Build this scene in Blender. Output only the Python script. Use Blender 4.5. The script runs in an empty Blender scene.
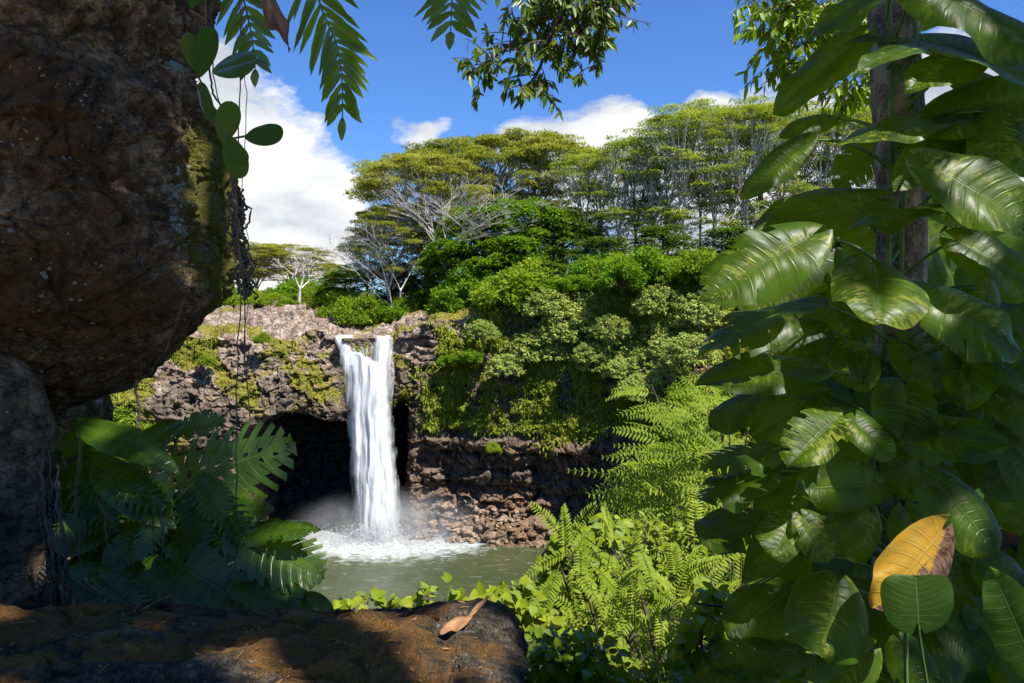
import bpy, math, random
import numpy as np
from mathutils import Vector, Matrix

# ------------------------------------------------------------------ camera, sky, sun, exposure
scene = bpy.context.scene
W, H = 1024, 683
F = 796.0                 # focal length in pixels
HOR = 310.0               # row of the horizon
COL = bpy.context.scene.collection
cam_d = bpy.data.cameras.new("camera")
cam_d.sensor_width = 36.0
cam_d.lens = 36.0 * F / W
cam_d.shift_y = -((H / 2 - HOR) / W)
cam_d.clip_start = 0.05
cam_d.clip_end = 6000
cam = bpy.data.objects.new("camera", cam_d)
cam.rotation_euler = (math.radians(90), 0, 0)
COL.objects.link(cam)
scene.camera = cam

SUN = Vector((0.40, -0.35, 0.85)).normalized()      # towards the sun
sun_d = bpy.data.lights.new("sun", 'SUN')
sun_d.energy = 4.6
sun_d.angle = math.radians(0.53)
sun_d.color = (1.0, 0.955, 0.87)
sun = bpy.data.objects.new("sun", sun_d)
sun.rotation_euler = (-SUN).to_track_quat('-Z', 'Y').to_euler()
sun.location = (5, -5, 60)
COL.objects.link(sun)

scene.view_settings.view_transform = 'Standard'
scene.view_settings.look = 'None'
scene.view_settings.exposure = 1.05
scene.view_settings.gamma = 1.0
scene.view_settings.use_curve_mapping = False
cy = scene.cycles
cy.max_bounces = 7
cy.diffuse_bounces = 3
cy.glossy_bounces = 2
cy.transmission_bounces = 3
cy.volume_bounces = 0
cy.transparent_max_bounces = 10
cy.caustics_reflective = False
cy.caustics_refractive = False
cy.use_denoising = True
try:
    cy.denoiser = 'OPENIMAGEDENOISE'
except Exception:
    pass


class NT:
    """small node-tree builder"""
    def __init__(s, tree):
        s.t = tree
        tree.nodes.clear()

    def n(s, typ, ins=None, **props):
        nd = s.t.nodes.new(typ)
        for k, v in props.items():
            setattr(nd, k, v)
        for k, v in (ins or {}).items():
            sock = nd.inputs[k]
            if isinstance(v, bpy.types.NodeSocket):
                s.t.links.new(v, sock)
            elif isinstance(v, (tuple, list)) and len(v) == 3 and sock.type == 'RGBA':
                sock.default_value = (*v, 1)
            else:
                sock.default_value = v
        return nd

    def noise(s, scale, detail=4, rough=0.55, vec=None, dist=0.0):
        ins = {'Scale': scale, 'Detail': detail, 'Roughness': rough, 'Distortion': dist}
        if vec is not None:
            ins['Vector'] = vec
        return s.n('ShaderNodeTexNoise', ins).outputs['Fac']

    def ramp(s, fac, stops):
        nd = s.n('ShaderNodeValToRGB', {'Fac': fac})
        cr = nd.color_ramp
        while len(cr.elements) < len(stops):
            cr.elements.new(0.5)
        for e, (p, c) in zip(cr.elements, stops):
            e.position = p
            e.color = (c, c, c, 1) if isinstance(c, (int, float)) else (*c, 1)
        return nd.outputs['Color']

    def math(s, op, a, b=0.0, clamp=False):
        return s.n('ShaderNodeMath', {0: a, 1: b}, operation=op, use_clamp=clamp).outputs[0]

    def mix(s, f, a, b, blend='MIX'):
        return s.n('ShaderNodeMixRGB', {'Fac': f, 'Color1': a, 'Color2': b}, blend_type=blend).outputs['Color']

    def mapping(s, vec, scale=(1, 1, 1), loc=(0, 0, 0), rot=(0, 0, 0)):
        return s.n('ShaderNodeMapping', {'Vector': vec, 'Scale': scale, 'Location': loc, 'Rotation': rot}).outputs[0]

    def bump(s, h, strength=0.5, dist=0.05, normal=None):
        ins = {'Height': h, 'Strength': strength, 'Distance': dist}
        if normal is not None:
            ins['Normal'] = normal
        return s.n('ShaderNodeBump', ins).outputs[0]


def direction(px, py):
    v = Vector(((px - 512) / F, 1.0, (HOR - py) / F))
    return v.normalized()


def build_world():
    w = bpy.data.worlds.new("World")
    scene.world = w
    w.use_nodes = True
    nt = NT(w.node_tree)
    sky = nt.n('ShaderNodeTexSky', sky_type='NISHITA', sun_disc=False)
    sky.sun_elevation = math.asin(SUN.z)
    sky.sun_rotation = math.atan2(SUN.x, SUN.y)
    sky.altitude = 100
    sky.air_density = 1.0
    sky.dust_density = 0.15
    sky.ozone_density = 3.0
    skyc = nt.mix(1.0, sky.outputs[0], (0.55, 0.86, 1.34), 'MULTIPLY')
    d = nt.n('ShaderNodeTexCoord').outputs['Generated']
    dn = nt.n('ShaderNodeVectorMath', {0: d}, operation='NORMALIZE').outputs[0]
    sep = nt.n('ShaderNodeSeparateXYZ', {0: dn})
    z = sep.outputs[2]
    st = nt.mapping(dn, (1, 1, 1.9))
    big = nt.noise(3.2, 12, 0.63, st, 0.25)
    fine = nt.noise(11.0, 8, 0.62, st, 0.2)
    dens = nt.math('ADD', nt.math('MULTIPLY', big, 1.35), nt.math('MULTIPLY', fine, 0.95))
    # banks of cloud: directions of their hearts, angular size, weight
    banks = [((250, 215), 0.135, 0.62), ((330, 190), 0.07, 0.45), ((180, 120), 0.12, 0.42), ((300, 120), 0.05, 0.30), ((432, 130), 0.020, 0.26), ((447, 119), 0.016, 0.26), ((420, 138), 0.022, 0.20), ((215, 70), 0.06, 0.22),
             ((585, 160), 0.092, 0.68), ((620, 128), 0.04, 0.3), ((640, 118), 0.025, 0.2), ((720, 190), 0.16, 0.7), ((640, 2), 0.026, 0.36),
             ((705, 100), 0.03, 0.3), ((900, 200), 0.2, 0.55), ((1010, 215), 0.2, 0.6), ((520, 150), 0.04, 0.4),
             ((60, 160), 0.2, 0.5),
             ((465, 40), 0.10, -0.5), ((560, 60), 0.10, -0.5), ((400, 70), 0.07, -0.32), ((690, 50), 0.08, -0.6), ((360, 40), 0.05, -0.25), ((470, 100), 0.04, -0.2)]
    for (p, rad, amp) in banks:
        c = direction(*p)
        dist = nt.n('ShaderNodeVectorMath', {0: dn, 1: tuple(c)}, operation='DISTANCE').outputs['Value']
        g = nt.n('ShaderNodeMapRange', {0: dist, 1: rad * 1.3, 2: 0.0, 3: 0.0, 4: amp}, interpolation_type='SMOOTHSTEP').outputs[0]
        dens = nt.math('ADD', dens, g)
    low = nt.n('ShaderNodeMapRange', {0: z, 1: 0.30, 2: 0.02, 3: 0.0, 4: 0.22}).outputs[0]
    dens = nt.math('ADD', dens, low)
    mask = nt.ramp(nt.n('ShaderNodeMapRange', {0: dens, 1: 1.36, 2: 1.56}).outputs[0], [(0, 0), (0.35, 0.35), (1, 1)])
    # shaded undersides of the clouds
    up = nt.noise(5.5, 7, 0.55, nt.mapping(dn, (1, 1, 2.4), (0.0, 0.0, 0.10)))
    cc = nt.ramp(up, [(0.36, (3.9, 4.3, 5.1)), (0.47, (5.6, 5.9, 6.3)), (0.58, (7.6, 7.6, 7.6))])
    col = nt.mix(mask, skyc, cc)
    bg = nt.n('ShaderNodeBackground', {'Color': col, 'Strength': 0.065})
    out = nt.n('ShaderNodeOutputWorld', {0: bg.outputs[0]})


build_world()


# ------------------------------------------------------------------ helpers
def at(px, py, Y):
    return np.array([(px - 512) / F * Y, Y, (HOR - py) / F * Y])


def sstep(a, b, x):
    t = np.clip((np.asarray(x, float) - a) / (b - a), 0, 1)
    return t * t * (3 - 2 * t)


def _hash(ix, iy, iz, seed):
    h = (ix.astype(np.int64) * 374761393 + iy.astype(np.int64) * 668265263 + iz.astype(np.int64) * 2147483647 + seed * 974634777) & 0xffffffff
    h = ((h ^ (h >> 13)) * 1274126177) & 0xffffffff
    h = ((h ^ (h >> 16)) * 2246822519) & 0xffffffff
    return ((h ^ (h >> 15)) & 0xffffff) / float(0xffffff)


def vnoise(P, seed=0):
    i = np.floor(P)
    f = P - i
    f = f * f * f * (f * (f * 6 - 15) + 10)
    i = i.astype(np.int64)
    r = 0
    for a in (0, 1):
        wx = f[:, 0] if a else 1 - f[:, 0]
        for b in (0, 1):
            wy = f[:, 1] if b else 1 - f[:, 1]
            for c in (0, 1):
                wz = f[:, 2] if c else 1 - f[:, 2]
                r = r + wx * wy * wz * _hash(i[:, 0] + a, i[:, 1] + b, i[:, 2] + c, seed)
    return r * 2 - 1


def fbm(P, octv=5, seed=0, gain=0.5, lac=2.03):
    P = np.asarray(P, float)
    r = np.zeros(len(P)); a = 1.0; tot = 0
    for o in range(octv):
        r += a * vnoise(P + o * 17.13, seed + o)
        tot += a; a *= gain; P = P * lac
    return r / tot


def ridged(P, octv=5, seed=0, gain=0.55):
    P = np.asarray(P, float)
    r = np.zeros(len(P)); a = 1.0; tot = 0
    for o in range(octv):
        r += a * (1 - 2 * np.abs(vnoise(P + o * 9.7, seed + o)))
        tot += a; a *= gain; P = P * 2.07
    return r / tot


def worley(P, seed=0):
    """distance to the nearest, F2-F1, and a random value of the nearest cell"""
    P = np.asarray(P, float)
    i = np.floor(P).astype(np.int64)
    d1 = np.full(len(P), 9.0); d2 = np.full(len(P), 9.0); cid = np.zeros(len(P))
    for a in (-1, 0, 1):
        for b in (-1, 0, 1):
            for c in (-1, 0, 1):
                q = i + np.array([a, b, c])
                h1 = _hash(q[:, 0], q[:, 1], q[:, 2], seed)
                h2 = _hash(q[:, 0], q[:, 1], q[:, 2], seed + 7)
                h3 = _hash(q[:, 0], q[:, 1], q[:, 2], seed + 13)
                dd = np.sqrt((q[:, 0] + h1 - P[:, 0]) ** 2 + (q[:, 1] + h2 - P[:, 1]) ** 2 + (q[:, 2] + h3 - P[:, 2]) ** 2)
                near = dd < d1
                d2 = np.where(near, d1, np.minimum(d2, dd))
                cid = np.where(near, _hash(q[:, 0], q[:, 1], q[:, 2], seed + 21), cid)
                d1 = np.where(near, dd, d1)
    return d1, d2 - d1, cid


def make_mesh(name, V, faces, mat, attrs=None, uv=None, smooth=True):
    """faces: array (n,4) or (n,3), or a list of such arrays"""
    if isinstance(faces, np.ndarray):
        faces = [faces]
    faces = [f for f in faces if len(f)]
    me = bpy.data.meshes.new(name)
    V = np.ascontiguousarray(V, dtype=np.float32)
    me.vertices.add(len(V))
    me.vertices.foreach_set('co', V.ravel())
    nl = sum(f.size for f in faces)
    npoly = sum(len(f) for f in faces)
    me.loops.add(nl)
    me.polygons.add(npoly)
    li = np.concatenate([f.ravel() for f in faces]).astype(np.int32)
    tot = np.concatenate([np.full(len(f), f.shape[1]) for f in faces]).astype(np.int32)
    start = np.concatenate([[0], np.cumsum(tot)[:-1]]).astype(np.int32)
    me.loops.foreach_set('vertex_index', li)
    me.polygons.foreach_set('loop_start', start)
    me.polygons.foreach_set('loop_total', tot)
    me.polygons.foreach_set('use_smooth', np.full(npoly, smooth))
    me.update(calc_edges=True)
    for k, v in (attrs or {}).items():
        v = np.asarray(v, dtype=np.float32)
        if v.ndim == 1:
            a = me.attributes.new(k, 'FLOAT', 'POINT'); a.data.foreach_set('value', v)
        else:
            a = me.attributes.new(k, 'FLOAT_VECTOR', 'POINT'); a.data.foreach_set('vector', v.ravel())
    if mat is not None:
        me.materials.append(mat)
    me.validate()
    return me


def link(name, me, parent=None):
    o = bpy.data.objects.new(name, me)
    COL.objects.link(o)
    if parent is not None:
        o.parent = parent
    return o


def tag(o, label=None, cat=None, group=None, kind=None):
    if label: o['label'] = label
    if cat: o['category'] = cat
    if group: o['group'] = group
    if kind: o['kind'] = kind
    return o


def empty(name, loc, label, cat, group=None):
    o = bpy.data.objects.new(name, None)
    o.empty_display_size = 0.2
    o.location = loc
    COL.objects.link(o)
    return tag(o, label, cat, group)


def copy_tree(root):
    c = root.copy(); COL.objects.link(c)
    for ch in list(root.children):
        d = ch.copy(); COL.objects.link(d); d.parent = c
        for g in list(ch.children):
            e = g.copy(); COL.objects.link(e); e.parent = d
    return c


def grid_faces(nu, nv, close_u=False):
    u = np.arange(nu if close_u else nu - 1)
    v = np.arange(nv - 1)
    U, Vv = np.meshgrid(u, v, indexing='ij')
    U2 = (U + 1) % nu
    return np.stack([U * nv + Vv, U2 * nv + Vv, U2 * nv + Vv + 1, U * nv + Vv + 1], -1).reshape(-1, 4)


class Acc:
    """collects pieces into one mesh"""
    def __init__(s):
        s.V = []; s.F = {3: [], 4: []}; s.A = []; s.n = 0

    def add(s, V, Fc, a=0.5):
        V = np.asarray(V, float)
        s.V.append(V)
        s.F[Fc.shape[1]].append(Fc + s.n)
        s.A.append(np.full(len(V), a) if np.isscalar(a) else np.asarray(a, float))
        s.n += len(V)

    def mesh(s, name, mat, smooth=True, extra=None):
        fs = [np.concatenate(s.F[k]) for k in (3, 4) if s.F[k]]
        return make_mesh(name, np.concatenate(s.V), fs, mat, {'rnd': np.concatenate(s.A)}, smooth=smooth)

    def tube(s, pts, radii, sides=6, a=0.5):
        pts = np.asarray(pts, float); n = len(pts)
        radii = np.broadcast_to(radii, (n,))
        T = np.gradient(pts, axis=0)
        T /= np.linalg.norm(T, axis=1)[:, None] + 1e-9
        ref = np.array([0.0, 0, 1]) if abs(T[:, 2]).mean() < 0.8 else np.array([1.0, 0, 0])
        A = np.cross(T, ref); A /= np.linalg.norm(A, axis=1)[:, None] + 1e-9
        B = np.cross(T, A)
        th = np.linspace(0, 2 * np.pi, sides, endpoint=False)
        V = pts[:, None, :] + radii[:, None, None] * (np.cos(th)[None, :, None] * A[:, None, :] + np.sin(th)[None, :, None] * B[:, None, :])
        V = V.transpose(1, 0, 2).reshape(-1, 3)
        s.add(V, grid_faces(sides, n, True), a)

    def leaves(s, P, A, N, L, Wd, a=None, fold=0.0, droop=0.0):
        """rhombic or folded leaves; P base, A axis, N normal (n,3)"""
        P = np.asarray(P, float); n = len(P)
        A = A / (np.linalg.norm(A, axis=1)[:, None] + 1e-9)
        S = np.cross(A, N); S /= np.linalg.norm(S, axis=1)[:, None] + 1e-9
        Nn = np.cross(S, A)
        L = np.broadcast_to(L, (n,))[:, None]; Wd = np.broadcast_to(Wd, (n,))[:, None]
        a = np.random.rand(n) if a is None else np.broadcast_to(a, (n,))
        if fold == 0 and droop == 0:
            V = np.stack([P, P + A * L * 0.45 + S * Wd / 2, P + A * L, P + A * L * 0.45 - S * Wd / 2], 1).reshape(-1, 3)
            Fq = np.arange(n * 4).reshape(-1, 4)
            s.add(V, Fq, np.repeat(a, 4))
        else:
            b = P; m1 = P + A * L * 0.33; m2 = P + A * L * 0.7 - Nn * L * droop * 0.45; t = P + A * L - Nn * L * droop
            up = Nn * Wd * fold
            V = np.stack([b, m1, m2, t, m1 + S * Wd / 2 + up, m2 + S * Wd * 0.38 + up, m1 - S * Wd / 2 + up, m2 - S * Wd * 0.38 + up], 1).reshape(-1, 3)
            base = (np.arange(n) * 8)[:, None]
            q = np.concatenate([base + np.array([1, 4, 5, 2]), base + np.array([1, 2, 7, 6])])
            tr = np.concatenate([base + np.array([0, 4, 1]), base + np.array([0, 1, 6]), base + np.array([2, 5, 3]), base + np.array([2, 3, 7])])
            aa = np.repeat(a, 8)
            s.V.append(V); s.A.append(aa); s.F[4].append(q + s.n); s.F[3].append(tr + s.n); s.n += len(V)


def bez(p0, p1, p2, n=8):
    t = np.linspace(0, 1, n)[:, None]
    return (1 - t) ** 2 * np.asarray(p0) + 2 * t * (1 - t) * np.asarray(p1) + t * t * np.asarray(p2)


def rand_unit(rng, n):
    v = rng.normal(size=(n, 3))
    return v / np.linalg.norm(v, axis=1)[:, None]


# ------------------------------------------------------------------ materials
def new_mat(name):
    m = bpy.data.materials.new(name); m.use_nodes = True
    return m, NT(m.node_tree)


def foliage_mat(name, c0, c1, trans=0.35, tcol=None, gloss=0.0, rough=0.4, big=0.0, spread=0.35):
    """leaves: colour runs from c0 to c1 with the leaf's own value"""
    m, nt = new_mat(name)
    a = nt.n('ShaderNodeAttribute', attribute_name='rnd').outputs['Fac']
    oi = nt.n('ShaderNodeObjectInfo').outputs['Random']
    f = nt.math('ADD', a, nt.math('MULTIPLY', nt.math('SUBTRACT', oi, 0.5), spread), True)
    if big:
        pos = nt.n('ShaderNodeNewGeometry').outputs['Position']
        f = nt.math('ADD', f, nt.math('MULTIPLY', nt.math('SUBTRACT', nt.noise(big, 3, 0.5, pos), 0.5), 1.1), True)
    col = nt.mix(f, c0, c1)
    tc = nt.mix(1.0, col, tcol or (1.5, 1.35, 0.6), 'MULTIPLY')
    dif = nt.n('ShaderNodeBsdfDiffuse', {'Color': col})
    tr = nt.n('ShaderNodeBsdfTranslucent', {'Color': tc})
    sh = nt.n('ShaderNodeMixShader', {0: trans, 1: dif.outputs[0], 2: tr.outputs[0]}).outputs[0]
    if gloss:
        g = nt.n('ShaderNodeBsdfGlossy', {'Color': (0.5, 0.52, 0.5), 'Roughness': rough + 0.1})
        fr = nt.n('ShaderNodeFresnel', {'IOR': 1.4}).outputs[0]
        sh = nt.n('ShaderNodeMixShader', {0: nt.math('MULTIPLY', fr, gloss), 1: sh, 2: g.outputs[0]}).outputs[0]
    nt.n('ShaderNodeOutputMaterial', {0: sh})
    return m


def wood_mat(name, c0, c1, scale=6.0, stretch=0.25, bump=0.4, dist=0.01, rough=0.85):
    m, nt = new_mat(name)
    pos = nt.n('ShaderNodeNewGeometry').outputs['Position']
    v = nt.mapping(pos, (1, 1, stretch))
    n1 = nt.noise(scale, 6, 0.65, v)
    col = nt.mix(nt.ramp(n1, [(0.35, 0), (0.65, 1)]), c0, c1)
    p = nt.n('ShaderNodeBsdfPrincipled', {'Base Color': col, 'Roughness': rough, 'Specular IOR Level': 0.2, 'Normal': nt.bump(n1, bump, dist)})
    nt.n('ShaderNodeOutputMaterial', {0: p.outputs[0]})
    return m


M = {}
M['albizia_leaf'] = foliage_mat('albizia_leaf', (0.13, 0.18, 0.02), (0.37, 0.39, 0.09), 0.42)
M['grove_leaf'] = foliage_mat('grove_leaf', (0.12, 0.19, 0.018), (0.32, 0.39, 0.065), 0.42)
M['bright_leaf'] = foliage_mat('bright_leaf', (0.07, 0.16, 0.012), (0.20, 0.34, 0.025), 0.4)
M['dark_leaf'] = foliage_mat('dark_leaf', (0.045, 0.095, 0.015), (0.13, 0.21, 0.028), 0.38)
M['shrub_leaf'] = foliage_mat('shrub_leaf', (0.11, 0.20, 0.015), (0.28, 0.36, 0.035), 0.4)
M['pale_leaf'] = foliage_mat('pale_leaf', (0.20, 0.28, 0.05), (0.46, 0.52, 0.16), 0.35)
M['cliff_grass'] = foliage_mat('cliff_grass', (0.11, 0.15, 0.016), (0.32, 0.36, 0.045), 0.3, big=0.12)
M['fern_leaf'] = foliage_mat('fern_leaf', (0.14, 0.22, 0.012), (0.31, 0.38, 0.035), 0.45, gloss=0.35)
M['dry_leaf'] = foliage_mat('dry_leaf', (0.25, 0.12, 0.03), (0.40, 0.22, 0.08), 0.2)
M['pale_bark'] = wood_mat('pale_bark', (0.30, 0.27, 0.24), (0.62, 0.58, 0.53), 2.0)
M['grey_bark'] = wood_mat('grey_bark', (0.14, 0.12, 0.09), (0.34, 0.30, 0.25), 2.0)
M['dark_bark'] = wood_mat('dark_bark', (0.05, 0.04, 0.03), (0.14, 0.11, 0.08), 3.0)
M['stem'] = wood_mat('stem', (0.06, 0.045, 0.03), (0.13, 0.10, 0.06), 30.0, 0.2, 0.3, 0.002)
M['green_stem'] = wood_mat('green_stem', (0.06, 0.11, 0.02), (0.12, 0.19, 0.04), 20.0, 0.2, 0.2, 0.002, 0.5)

# ------------------------------------------------------------------ terrain: cliff, plateau, pool
POOL_Z = -27.5
_cpx = [-400, -100, 110, 240, 330, 370, 410, 450, 540, 620, 720, 850, 1000, 1400]
_cY = [60, 72, 84, 92, 97.0, 98, 99, 100, 97, 92, 84, 72, 60, 45]
_tz = [(-400, 0), (0, -2), (110, -3.5), (240, -3.2), (325, -3.2), (335, -3.45), (392, -3.45), (402, -2.6), (440, -1.2), (480, -0.5), (560, 2.5), (700, 3.5), (1400, 5)]


def Yc(px): return np.interp(px, _cpx, _cY)
def ztop(px): return np.interp(px, [a for a, b in _tz], [b for a, b in _tz])


def cliff_offset(px, z):
    """metres behind (+) or before (-) the lip line, and zone masks"""
    right = sstep(405, 440, px)
    zc = -13.2 - 1.0 * sstep(300, 240, px) + 0.8 * np.sin(px * 0.05) - 5 * sstep(395, 418, px) * 0   # cave roof
    zc = zc + 0.8 * sstep(386, 400, px)
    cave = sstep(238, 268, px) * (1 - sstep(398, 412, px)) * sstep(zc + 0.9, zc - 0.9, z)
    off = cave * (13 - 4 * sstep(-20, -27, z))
    left = 1 - sstep(330, 345, px)
    off = off - left * sstep(zc + 7, zc + 1, z) * 2.0 * sstep(100, 200, px)          # bulge above the cave
    off = off + left * sstep(zc + 4, ztop(px), z) * 3.5                                # left face leans back
    # right: slope back over the ledge, undercut below
    zl = -16.6 + 0.6 * np.sin(px * 0.021)
    k = np.interp(px, [410, 450, 520, 640, 760, 1000], [0.05, 0.12, 0.22, 0.45, 0.7, 0.8])
    off = off + right * np.clip(z - zl, 0, 99) * k
    off = off + right * (sstep(zl + 0.3, zl - 0.9, z) * 0.5 - 1.0 * np.exp(-((z - zl) / 0.9) ** 2))
    tal = np.exp(-((px - 515) / 60.0) ** 2)
    off = off - right * tal * sstep(-22.6, -28, z) * 6.5
    off = off - right * sstep(600, 660, px) * sstep(-14, -28, z) * 6.0
    return off, cave, right, zl


def build_cliff_material():
    m, nt = new_mat('cliff_rock')
    pos = nt.n('ShaderNodeNewGeometry').outputs['Position']
    msk = nt.n('ShaderNodeAttribute', attribute_name='masks').outputs['Vector']
    sp = nt.n('ShaderNodeSeparateXYZ', {0: msk})
    moss, orange, pale = sp.outputs[0], sp.outputs[1], sp.outputs[2]
    cave_shade = nt.n('ShaderNodeAttribute', attribute_name='cave_shade').outputs['Fac']
    n1 = nt.noise(0.9, 8, 0.68, pos)
    n2 = nt.noise(0.35, 5, 0.6, nt.mapping(pos, (1, 1, 2.5)))
    n3 = nt.noise(3.5, 5, 0.7, pos)
    base = nt.ramp(n1, [(0.30, (0.030, 0.024, 0.019)), (0.5, (0.11, 0.082, 0.060)), (0.68, (0.25, 0.19, 0.145))])
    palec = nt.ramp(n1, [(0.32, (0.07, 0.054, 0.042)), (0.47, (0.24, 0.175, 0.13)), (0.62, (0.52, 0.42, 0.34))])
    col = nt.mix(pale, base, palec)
    org = nt.ramp(n3, [(0.35, (0.10, 0.055, 0.028)), (0.65, (0.34, 0.22, 0.13))])
    col = nt.mix(orange, col, org)
    brown = nt.ramp(n2, [(0.45, 0), (0.62, 0.75)])
    col = nt.mix(brown, col, nt.mix(0.5, col, (0.15, 0.095, 0.055)))
    mc = nt.ramp(n3, [(0.35, (0.08, 0.075, 0.010)), (0.65, (0.30, 0.26, 0.03))])
    mm = nt.ramp(nt.math('ADD', moss, nt.math('SUBTRACT', n3, 0.5)), [(0.4, 0), (0.6, 1)])
    col = nt.mix(mm, col, mc)
    col = nt.mix(nt.math('MULTIPLY', cave_shade, 0.93), col, (0.012, 0.012, 0.016))  # shade of the cave painted into the rock colour
    v = nt.n('ShaderNodeTexVoronoi', {'Vector': nt.mapping(pos, (1, 1, 1.6)), 'Scale': 1.3}, feature='DISTANCE_TO_EDGE').outputs['Distance']
    crack = nt.ramp(v, [(0.0, 0.0), (0.12, 1.0)])
    h = nt.math('ADD', nt.math('MULTIPLY', n1, 0.8), nt.math('MULTIPLY', crack, 0.25))
    h = nt.math('ADD', h, nt.math('MULTIPLY', n3, 0.3))
    p = nt.n('ShaderNodeBsdfPrincipled', {'Base Color': col, 'Roughness': 0.85, 'Specular IOR Level': 0.3, 'Normal': nt.bump(h, 0.9, 0.6)})
    nt.n('ShaderNodeOutputMaterial', {0: p.outputs[0]})
    return m


M['cliff'] = build_cliff_material()


def build_cliff():
    px = np.concatenate([np.linspace(-400, 40, 90), np.linspace(42, 780, 900), np.linspace(782, 1400, 120)])
    t = np.linspace(0, 1, 300)
    PX, T = np.meshgrid(px, t, indexing='ij')
    PX = PX.ravel(); T = T.ravel()
    zt = ztop(PX) + 1.1 * fbm(np.stack([PX * 0.045, 0 * PX, 0 * PX], 1), 4, 66) * (1 - np.exp(-((PX - 364) / 30.0) ** 4))
    Z = POOL_Z - 2 + (zt - POOL_Z + 2) * T
    off, cave, right, zl = cliff_offset(PX, Z)
    Y0 = Yc(PX)
    X = (PX - 512) / F * Y0; Y = Y0 + off
    X = (PX - 512) / F * (Y0 + 0.35 * off)
    P = np.stack([X, Y, Z], 1)
    # rock relief
    Q = P * np.array([1, 1, 1.0])
    d1, edge, cid = worley(Q * np.array([0.42, 0.42, 0.55]) + fbm(Q * 0.4, 3, 5)[:, None] * 0.5, 3)
    block = (cid - 0.5) * 1.7
    crackd = -0.8 * np.exp(-(edge / 0.08) ** 2)
    d1b, edgeb, cidb = worley(Q * np.array([1.3, 1.3, 1.2]), 11)
    bands = np.sin(Z * 2.6 + fbm(Q * 0.15, 3, 8) * 3.5) * 0.34 + np.sin(Z * 6.1 + fbm(Q * 0.3, 3, 18) * 3.0) * 0.15
    big = fbm(Q * 0.11, 4, 1) * 2.2
    fine = ridged(Q * 0.7, 6, 2) * 0.8
    amp = 1 - 0.35 * sstep(440, 470, PX) * sstep(zl, zl + 2, Z)
    disp = big + amp * (block * 0.55 + crackd * 0.6 + (cidb - 0.5) * 0.7 - 0.25 * np.exp(-(edgeb / 0.08) ** 2) + fine + bands * right)
    fade = sstep(0, 0.02, 1 - T) * 0.9 + 0.1
    disp *= fade * 0.6 + 0.4
    lipz = np.exp(-((PX - 364) / 32.0) ** 4)
    disp = np.where(Z > -12, disp * (1 - 0.8 * lipz), disp)
    disp = np.where(Z > -6, disp - 0.0 * lipz, disp)
    dX = np.gradient(np.interp(PX, _cpx, (np.array(_cpx) - 512) / F * np.array(_cY)))
    nrm = np.array([0.0, -1.0, 0.12])
    P = P + disp[:, None] * nrm
    P[:, 0] += fbm(Q * 0.5 + 40, 4, 9) * 0.8 * fade
    P[:, 2] += fbm(Q * 0.45 + 80, 4, 12) * 0.7 * fade * (T > 0.03)
    # masks: moss, orange, pale
    nz = fbm(Q * 0.25, 5, 20); nz2 = fbm(Q * 0.6, 5, 27)
    left = 1 - right
    moss = left * (0.40 + 0.9 * nz2 + 0.6 * nz) * (1 - cave) * sstep(-17, -10, Z) + left * 0.55 * sstep(250, 150, PX) * sstep(-0.1, 0.2, nz)
    grassy = right * sstep(zl + 0.5, zl + 3.5, Z + nz * 3) * sstep(415, 470, PX + nz * 60)
    gb = sstep(-0.28, 0.08, fbm(P * np.array([0.33, 0.33, 0.10]), 4, 58))
    moss = np.clip(moss * 0.9 + grassy * (0.25 + 0.70 * gb), 0, 1)
    moss *= 1 - 0.9 * np.exp(-((PX - 452) / 16.0) ** 2) * sstep(-6, -3, Z)
    orange = right * (0.75 * np.exp(-((Z - zl) / 0.8) ** 2) * (nz2 > -0.15) + 0.9 * np.exp(-((PX - 505) / 62.0) ** 2) * sstep(-21.5, -24, Z + nz2 * 3)
                      + 0.35 * sstep(0.05, 0.35, nz) )
    orange += right * sstep(655, 690, PX + 30 * nz) * (1 - sstep(770, 820, PX)) * sstep(0.0, 0.25, nz2 + 0.15) * 0.9
    orange += np.exp(-((PX - 420) / 14.0) ** 2) * sstep(-14, -20, Z) * 0.5
    moss *= 1 - 0.85 * np.clip(orange, 0, 1) * right
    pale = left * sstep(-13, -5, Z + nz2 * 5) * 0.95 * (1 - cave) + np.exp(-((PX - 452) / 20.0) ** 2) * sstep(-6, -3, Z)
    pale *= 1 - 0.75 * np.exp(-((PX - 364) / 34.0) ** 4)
    pale += right * 0.55 * np.exp(-((PX - 505) / 60.0) ** 2) * sstep(-22, -25, Z)
    masks = np.clip(np.stack([moss, orange, pale], 1), 0, 1)
    me = make_mesh('cliff', P, grid_faces(len(px), len(t)), M['cliff'], {'masks': masks, 'cave_shade': np.clip(cave * 1.3, 0, 1)}, smooth=True)
    o = tag(link('cliff', me), kind='structure')
    return P, PX, Z, masks, grassy, len(px), len(t)


CL = build_cliff()


def ground_z(x, y):
    """height of the plateau behind the lip"""
    px = 512 + F * x / np.maximum(y, 1)
    d = np.maximum(y - Yc(px) - 4, 0)
    rise = np.interp(px, [100, 330, 450, 560, 800], [0.11, 0.10, 0.07, 0.05, 0.05])
    return ztop(px) + rise * np.minimum(d, 45) * 1.0 + 0.02 * np.clip(d - 45, 0, 400)


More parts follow.
